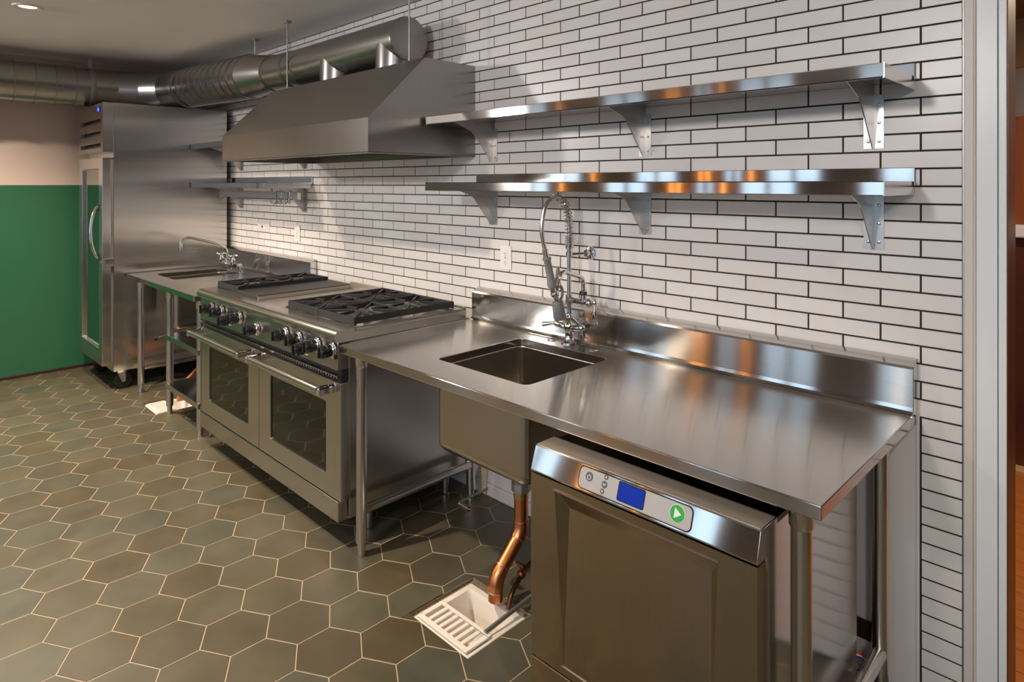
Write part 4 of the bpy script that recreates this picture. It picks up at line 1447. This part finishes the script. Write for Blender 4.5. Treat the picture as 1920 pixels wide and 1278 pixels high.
# top compressor grille
gx0, gx1 = X0 - .002, X1 - .004
gy, gz0, gz1 = -.935, 1.766, 2.130
gm = MB()
cuts = [(1.800, 1.832), (1.890, 1.922), (1.982, 2.014)]
wx0, wx1 = gx0 + .05, gx1 - .06
zs = [gz0] + [v for c in cuts for v in c] + [gz1]
for i in range(0, len(zs), 2):
    gm.box(wx0, wx1, gy, by0, zs[i], zs[i + 1])
gm.box(gx0, wx0, gy, by0, gz0, gz1)
gm.box(wx1, gx1, gy, by0, gz0, gz1)
gr = gm.build('top_grille', M['steel_fridge'], t, uv=True)
for a, b in cuts:
    MB().hexa([(wx0, gy + .006, a), (wx1, gy + .006, a), (wx1, gy + .05, a), (wx0, gy + .05, a),
               (wx0, gy + .03, b), (wx1, gy + .03, b), (wx1, gy + .05, b), (wx0, gy + .05, b)]).build('louver', M['void'], gr, uv=False)
MB().box(-5.560, -5.515, gy - .003, gy + .004, 2.065, 2.100).build('display_bezel', M['black'], gr, uv=False)
MB().box(-5.556, -5.532, gy - .006, gy, 2.070, 2.096).build('temperature_display', M['led_blue'], gr, uv=False)
# glass door
dx0, dx1, dz0, dz1, dyf, dyb = X0 + .002, X1 - .008, .195, 1.728, -.938, -.882
dm = MB().plate_hole(dx0, dx1, dz0, dz1, (dx0 + .10, dx1 - .095, dz0 + .12, dz1 - .085), .006, 0, 1, 1)
dm.v = [(x, dyb + (dyf - dyb) * z, y) for x, y, z in dm.v]
do = dm.build('door', M['steel_fridge'], t, bevel=.003, grain=(0, 0, 1))
MB().box(dx0 + .095, dx1 - .09, dyf + .018, dyf + .024, dz0 + .115, dz1 - .08).build('glass_pane', M['fridge_glass'], do, uv=False)
MB().box(dx0 + .015, dx1 - .015, dyb, by0 - .001, dz0 + .015, dz0 + .05).box(dx0 + .015, dx1 - .015, dyb, by0 - .001, dz1 - .05, dz1 - .015).box(dx0 + .015, dx0 + .05, dyb, by0 - .001, dz0 + .05, dz1 - .05).box(dx1 - .05, dx1 - .015, dyb, by0 - .001, dz0 + .05, dz1 - .05).build('gasket', M['greyplas'], do, uv=False)
hx = dx1 - .075
MB().tube(smoothcurve([(hx, dyf + .002, 1.365), (hx, dyf - .022, 1.350), (hx, dyf - .048, 1.27), (hx, dyf - .056, 1.175), (hx, dyf - .048, 1.08), (hx, dyf - .022, 1.0), (hx, dyf + .002, .985)], 6), .012, n=12).build('handle', M['chrome'], do, uv=False)
MB().box(hx - .014, hx + .014, dyf - .012, dyf + .002, .965, 1.02).box(hx - .014, hx + .014, dyf - .012, dyf + .002, 1.33, 1.385).build('handle_mounts', M['rubber'], do, bevel=.003, uv=False)
MB().lathe([(0, .006), (.009, .006), (.011, .0)], (dx1 - .03, dyf, .955), (0, -1, 0), n=14).build('lock', M['chrome'], do, uv=False)
MB().box(dx1 + .001, dx1 + .016, -.925, -.862, .925, .985).build('latch', M['chrome'], do, bevel=.004, uv=False)


def caster(x, y):
    c = MB()
    c.box(x - .035, x + .035, y - .035, y + .035, .132, .1425)
    c.prism([(y - .035, .132), (y + .030, .132), (y + .022, .055), (y - .005, .05)], 'x', x - .026, x - .022)
    c.prism([(y - .035, .132), (y + .030, .132), (y + .022, .055), (y - .005, .05)], 'x', x + .022, x + .026)
    co = c.build('caster', M['chrome'], t, uv=False)
    MB().lathe([(0, -.017), (.045, -.017), (.056, -.014), (.060, -.008), (.060, .008), (.056, .014), (.045, .017), (0, .017)], (x, y + .008, .060), (1, 0, 0), n=28).build('wheel', M['rubber'], co, uv=False)
    MB().cyl((x - .030, y + .008, .060), (x + .030, y + .008, .060), .008).build('axle', M['chrome'], co, uv=False)


for x in (X0 + .07, X1 - .05):
    for y in (-.80, -.12):
        caster(x, y)

# ================================================================== prep table on the left
SINK2 = (-5.250, -4.830, -.640, -.178)
A0, A1 = -5.405, -4.030
t = thing('prep_table', 'short stainless prep table with sink between the refrigerator and the range', 'table', ((A0 + A1) / 2, -.42, 0))
MB().plate_hole(A0, A1, -.79, -.072, SINK2, .025, .831, TOP).build('worktop', M['steel_top'], t, bevel=.003)
MB().prism(SPLASH, 'x', A0, A1 + .012).build('backsplash', M['steel_shiny'], t, bevel=.002)
sink_basin(t, SINK2, .832, .505)
for x in (-5.272, -4.645, -4.095):
    for y in (-.73, -.105):
        table_leg(t, x, y, .831)
for z, nm in ((.530, 'shelf'), (.205, 'shelf')):
    so = MB().prism([(-.752, z), (-.752, z - .034), (-.742, z - .034), (-.742, z - .008), (-.09, z - .008), (-.09, z)], 'x', -4.668, -4.072).build('undershelf', M['steel_top'], t, bevel=.0015)
    MB().box(-4.670, -4.666, -.750, -.09, z - .034, z).build('shelf_flange', M['steel'], so, grain=(0, 1, 0))
MB().cyl((-5.272, -.71, .178), (-5.272, -.12, .178), .017, n=14).build('cross_rail', M['leg'], t, grain=(0, 1, 0))
MB().tube([(-5.10, -.43, .505), (-5.10, -.43, .42)], .03, n=16).build('tailpiece', M['zinc'], t, uv=False)
lv = MB().tube(rounded([(-5.06, -.43, .47), (-5.02, -.62, .445), (-5.00, -.70, .44)], .02), .006, n=10).build('drain_lever', M['leg'], t)
MB().cyl((-5.025, -.700, .44), (-4.99, -.71, .432), .012, n=12).build('lever_grip', M['rubber'], lv, uv=False)
t = thing('drain_pipe', 'short copper drain pipe above the left floor sink under the left table', 'pipe', (-4.82, -.60, 0))
MB().tube(rounded([(-4.93, -.42, .30), (-4.93, -.42, .20), (-4.84, -.60, .10), (-4.84, -.60, .012)], .03), .024, n=16).build('copper_tube', M['copper'], t, uv=False)
MB().tube([(-5.04, -.41, .44), (-5.0, -.41, .35), (-4.93, -.42, .30)], .028, n=16).build('tailpiece', M['zinc'], t, uv=False)

# ================================================================== faucet on the left table
t = thing('sink_faucet', 'chrome two handle faucet with long swing spout on the left prep table', 'faucet', (-5.03, -.18, TOP))
SX, SY = -5.045, -.195
for x in (-4.93, -5.14):
    MB().lathe([(0, 0), (.021, 0), (.021, .006), (.013, .012), (.013, .024), (.017, .027), (.017, .038), (.012, .042)], (x + .03, -.152, TOP), n=18).build('foot', M['chrome'], t, uv=False)
bd = MB()
bd.cyl((-5.165, SY, .915), (-4.905, SY, .915), .015)
for x in (-4.93, -5.14):
    bd.tube(rounded([(x + .03, -.152, .90), (x + .03, -.152, .917), (x, SY, .917)], .012), .0125, n=12)
bd.ball((SX, SY, .918), .021)
bd.lathe([(.018, 0), (.018, .022), (.022, .026), (.022, .040), (.014, .046)], (SX, SY, .918), n=18)
bd.build('valve_body', M['chrome'], t, uv=False)
for x in (-4.935, -5.155):
    v = MB().lathe([(.016, -.005), (.019, .01), (.019, .038), (.012, .046), (.010, .062), (.014, .066), (.010, .074), (0, .076)], (x, SY, .915), n=18).build('valve', M['chrome'], t, uv=False)
    cr = MB()
    for a in (20, 65, 110, 155):
        c_, s_ = math.cos(R(a * 2)), math.sin(R(a * 2))
        cr.tube([(x, SY, .985), (x + c_ * .022, SY + s_ * .022, .987), (x + c_ * .036, SY + s_ * .036, .988)], [.006, .0045, .0065], n=8)
    cr.build('cross_handle', M['chrome'], v, uv=False)
MB().tube(rounded([(SX, SY, .955), (SX, SY, 1.025), (SX, SY - .055, 1.070), (SX, SY - .28, 1.138), (SX, SY - .335, 1.120), (SX, SY - .335, 1.040)], .045, 7), .0095, n=14).build('spout', M['chrome'], t, uv=False)


# ================================================================== outlets and wall plate
def outlet(x0, x1, z0, z1, label, kind):
    t = thing('electrical_outlet', label, 'outlet', ((x0 + x1) / 2, 0, (z0 + z1) / 2), 'white duplex outlets on the tiled wall')
    MB().box(x0, x1, -.0075, -.0018, z0, z1).build('cover_plate', M['white'], t, bevel=.002, uv=False)
    cx, cz = (x0 + x1) / 2, (z0 + z1) / 2
    dv_ = MB().box(cx - .017, cx + .017, -.0095, -.007, cz - .034, cz + .034).build('receptacle', M['white'], t, bevel=.001, uv=False)
    for s in (-1, 1):
        for dx in (-.006, .006):
            MB().box(cx + dx - .001, cx + dx + .001, -.0101, -.009, cz + s * .020 - .004, cz + s * .020 + .004).build('slot', M['void'], dv_, uv=False)
        MB().lathe([(0, .0006), (.0022, .0006), (.0024, 0)], (cx, -.0094, cz + s * .020 - .010), (0, -1, 0), n=10).build('ground_hole', M['void'], dv_, uv=False)
        MB().lathe([(0, .001), (.003, .0006), (.0034, 0)], (cx, -.0075, cz + s * .046), (0, -1, 0), n=10).build('screw', M['white'], t, uv=False)
    MB().box(cx - .006, cx + .006, -.0105, -.009, cz - .004, cz + .004).build('test_button', M['panel_grey'], dv_, uv=False)


outlet(-2.232, -2.158, 1.120, 1.234, 'white electrical outlet above the left end of the right backsplash', 0)
outlet(-4.328, -4.252, 1.122, 1.240, 'white electrical outlet on the tiles behind the range', 1)
t = thing('wall_plate', 'white blank wall plate with a small dark hole, under the left shelves', 'wall plate', (-4.84, 0, 1.205))
MB().box(-4.945, -4.735, -.004, -.0012, 1.166, 1.236).build('plate', M['wall_tile'], t, bevel=.001, uv=False)
MB().lathe([(0, .0008), (.010, .0008), (.011, 0)], (-4.86, -.004, 1.203), (0, -1, 0), n=14).build('hole', M['void'], t, uv=False)
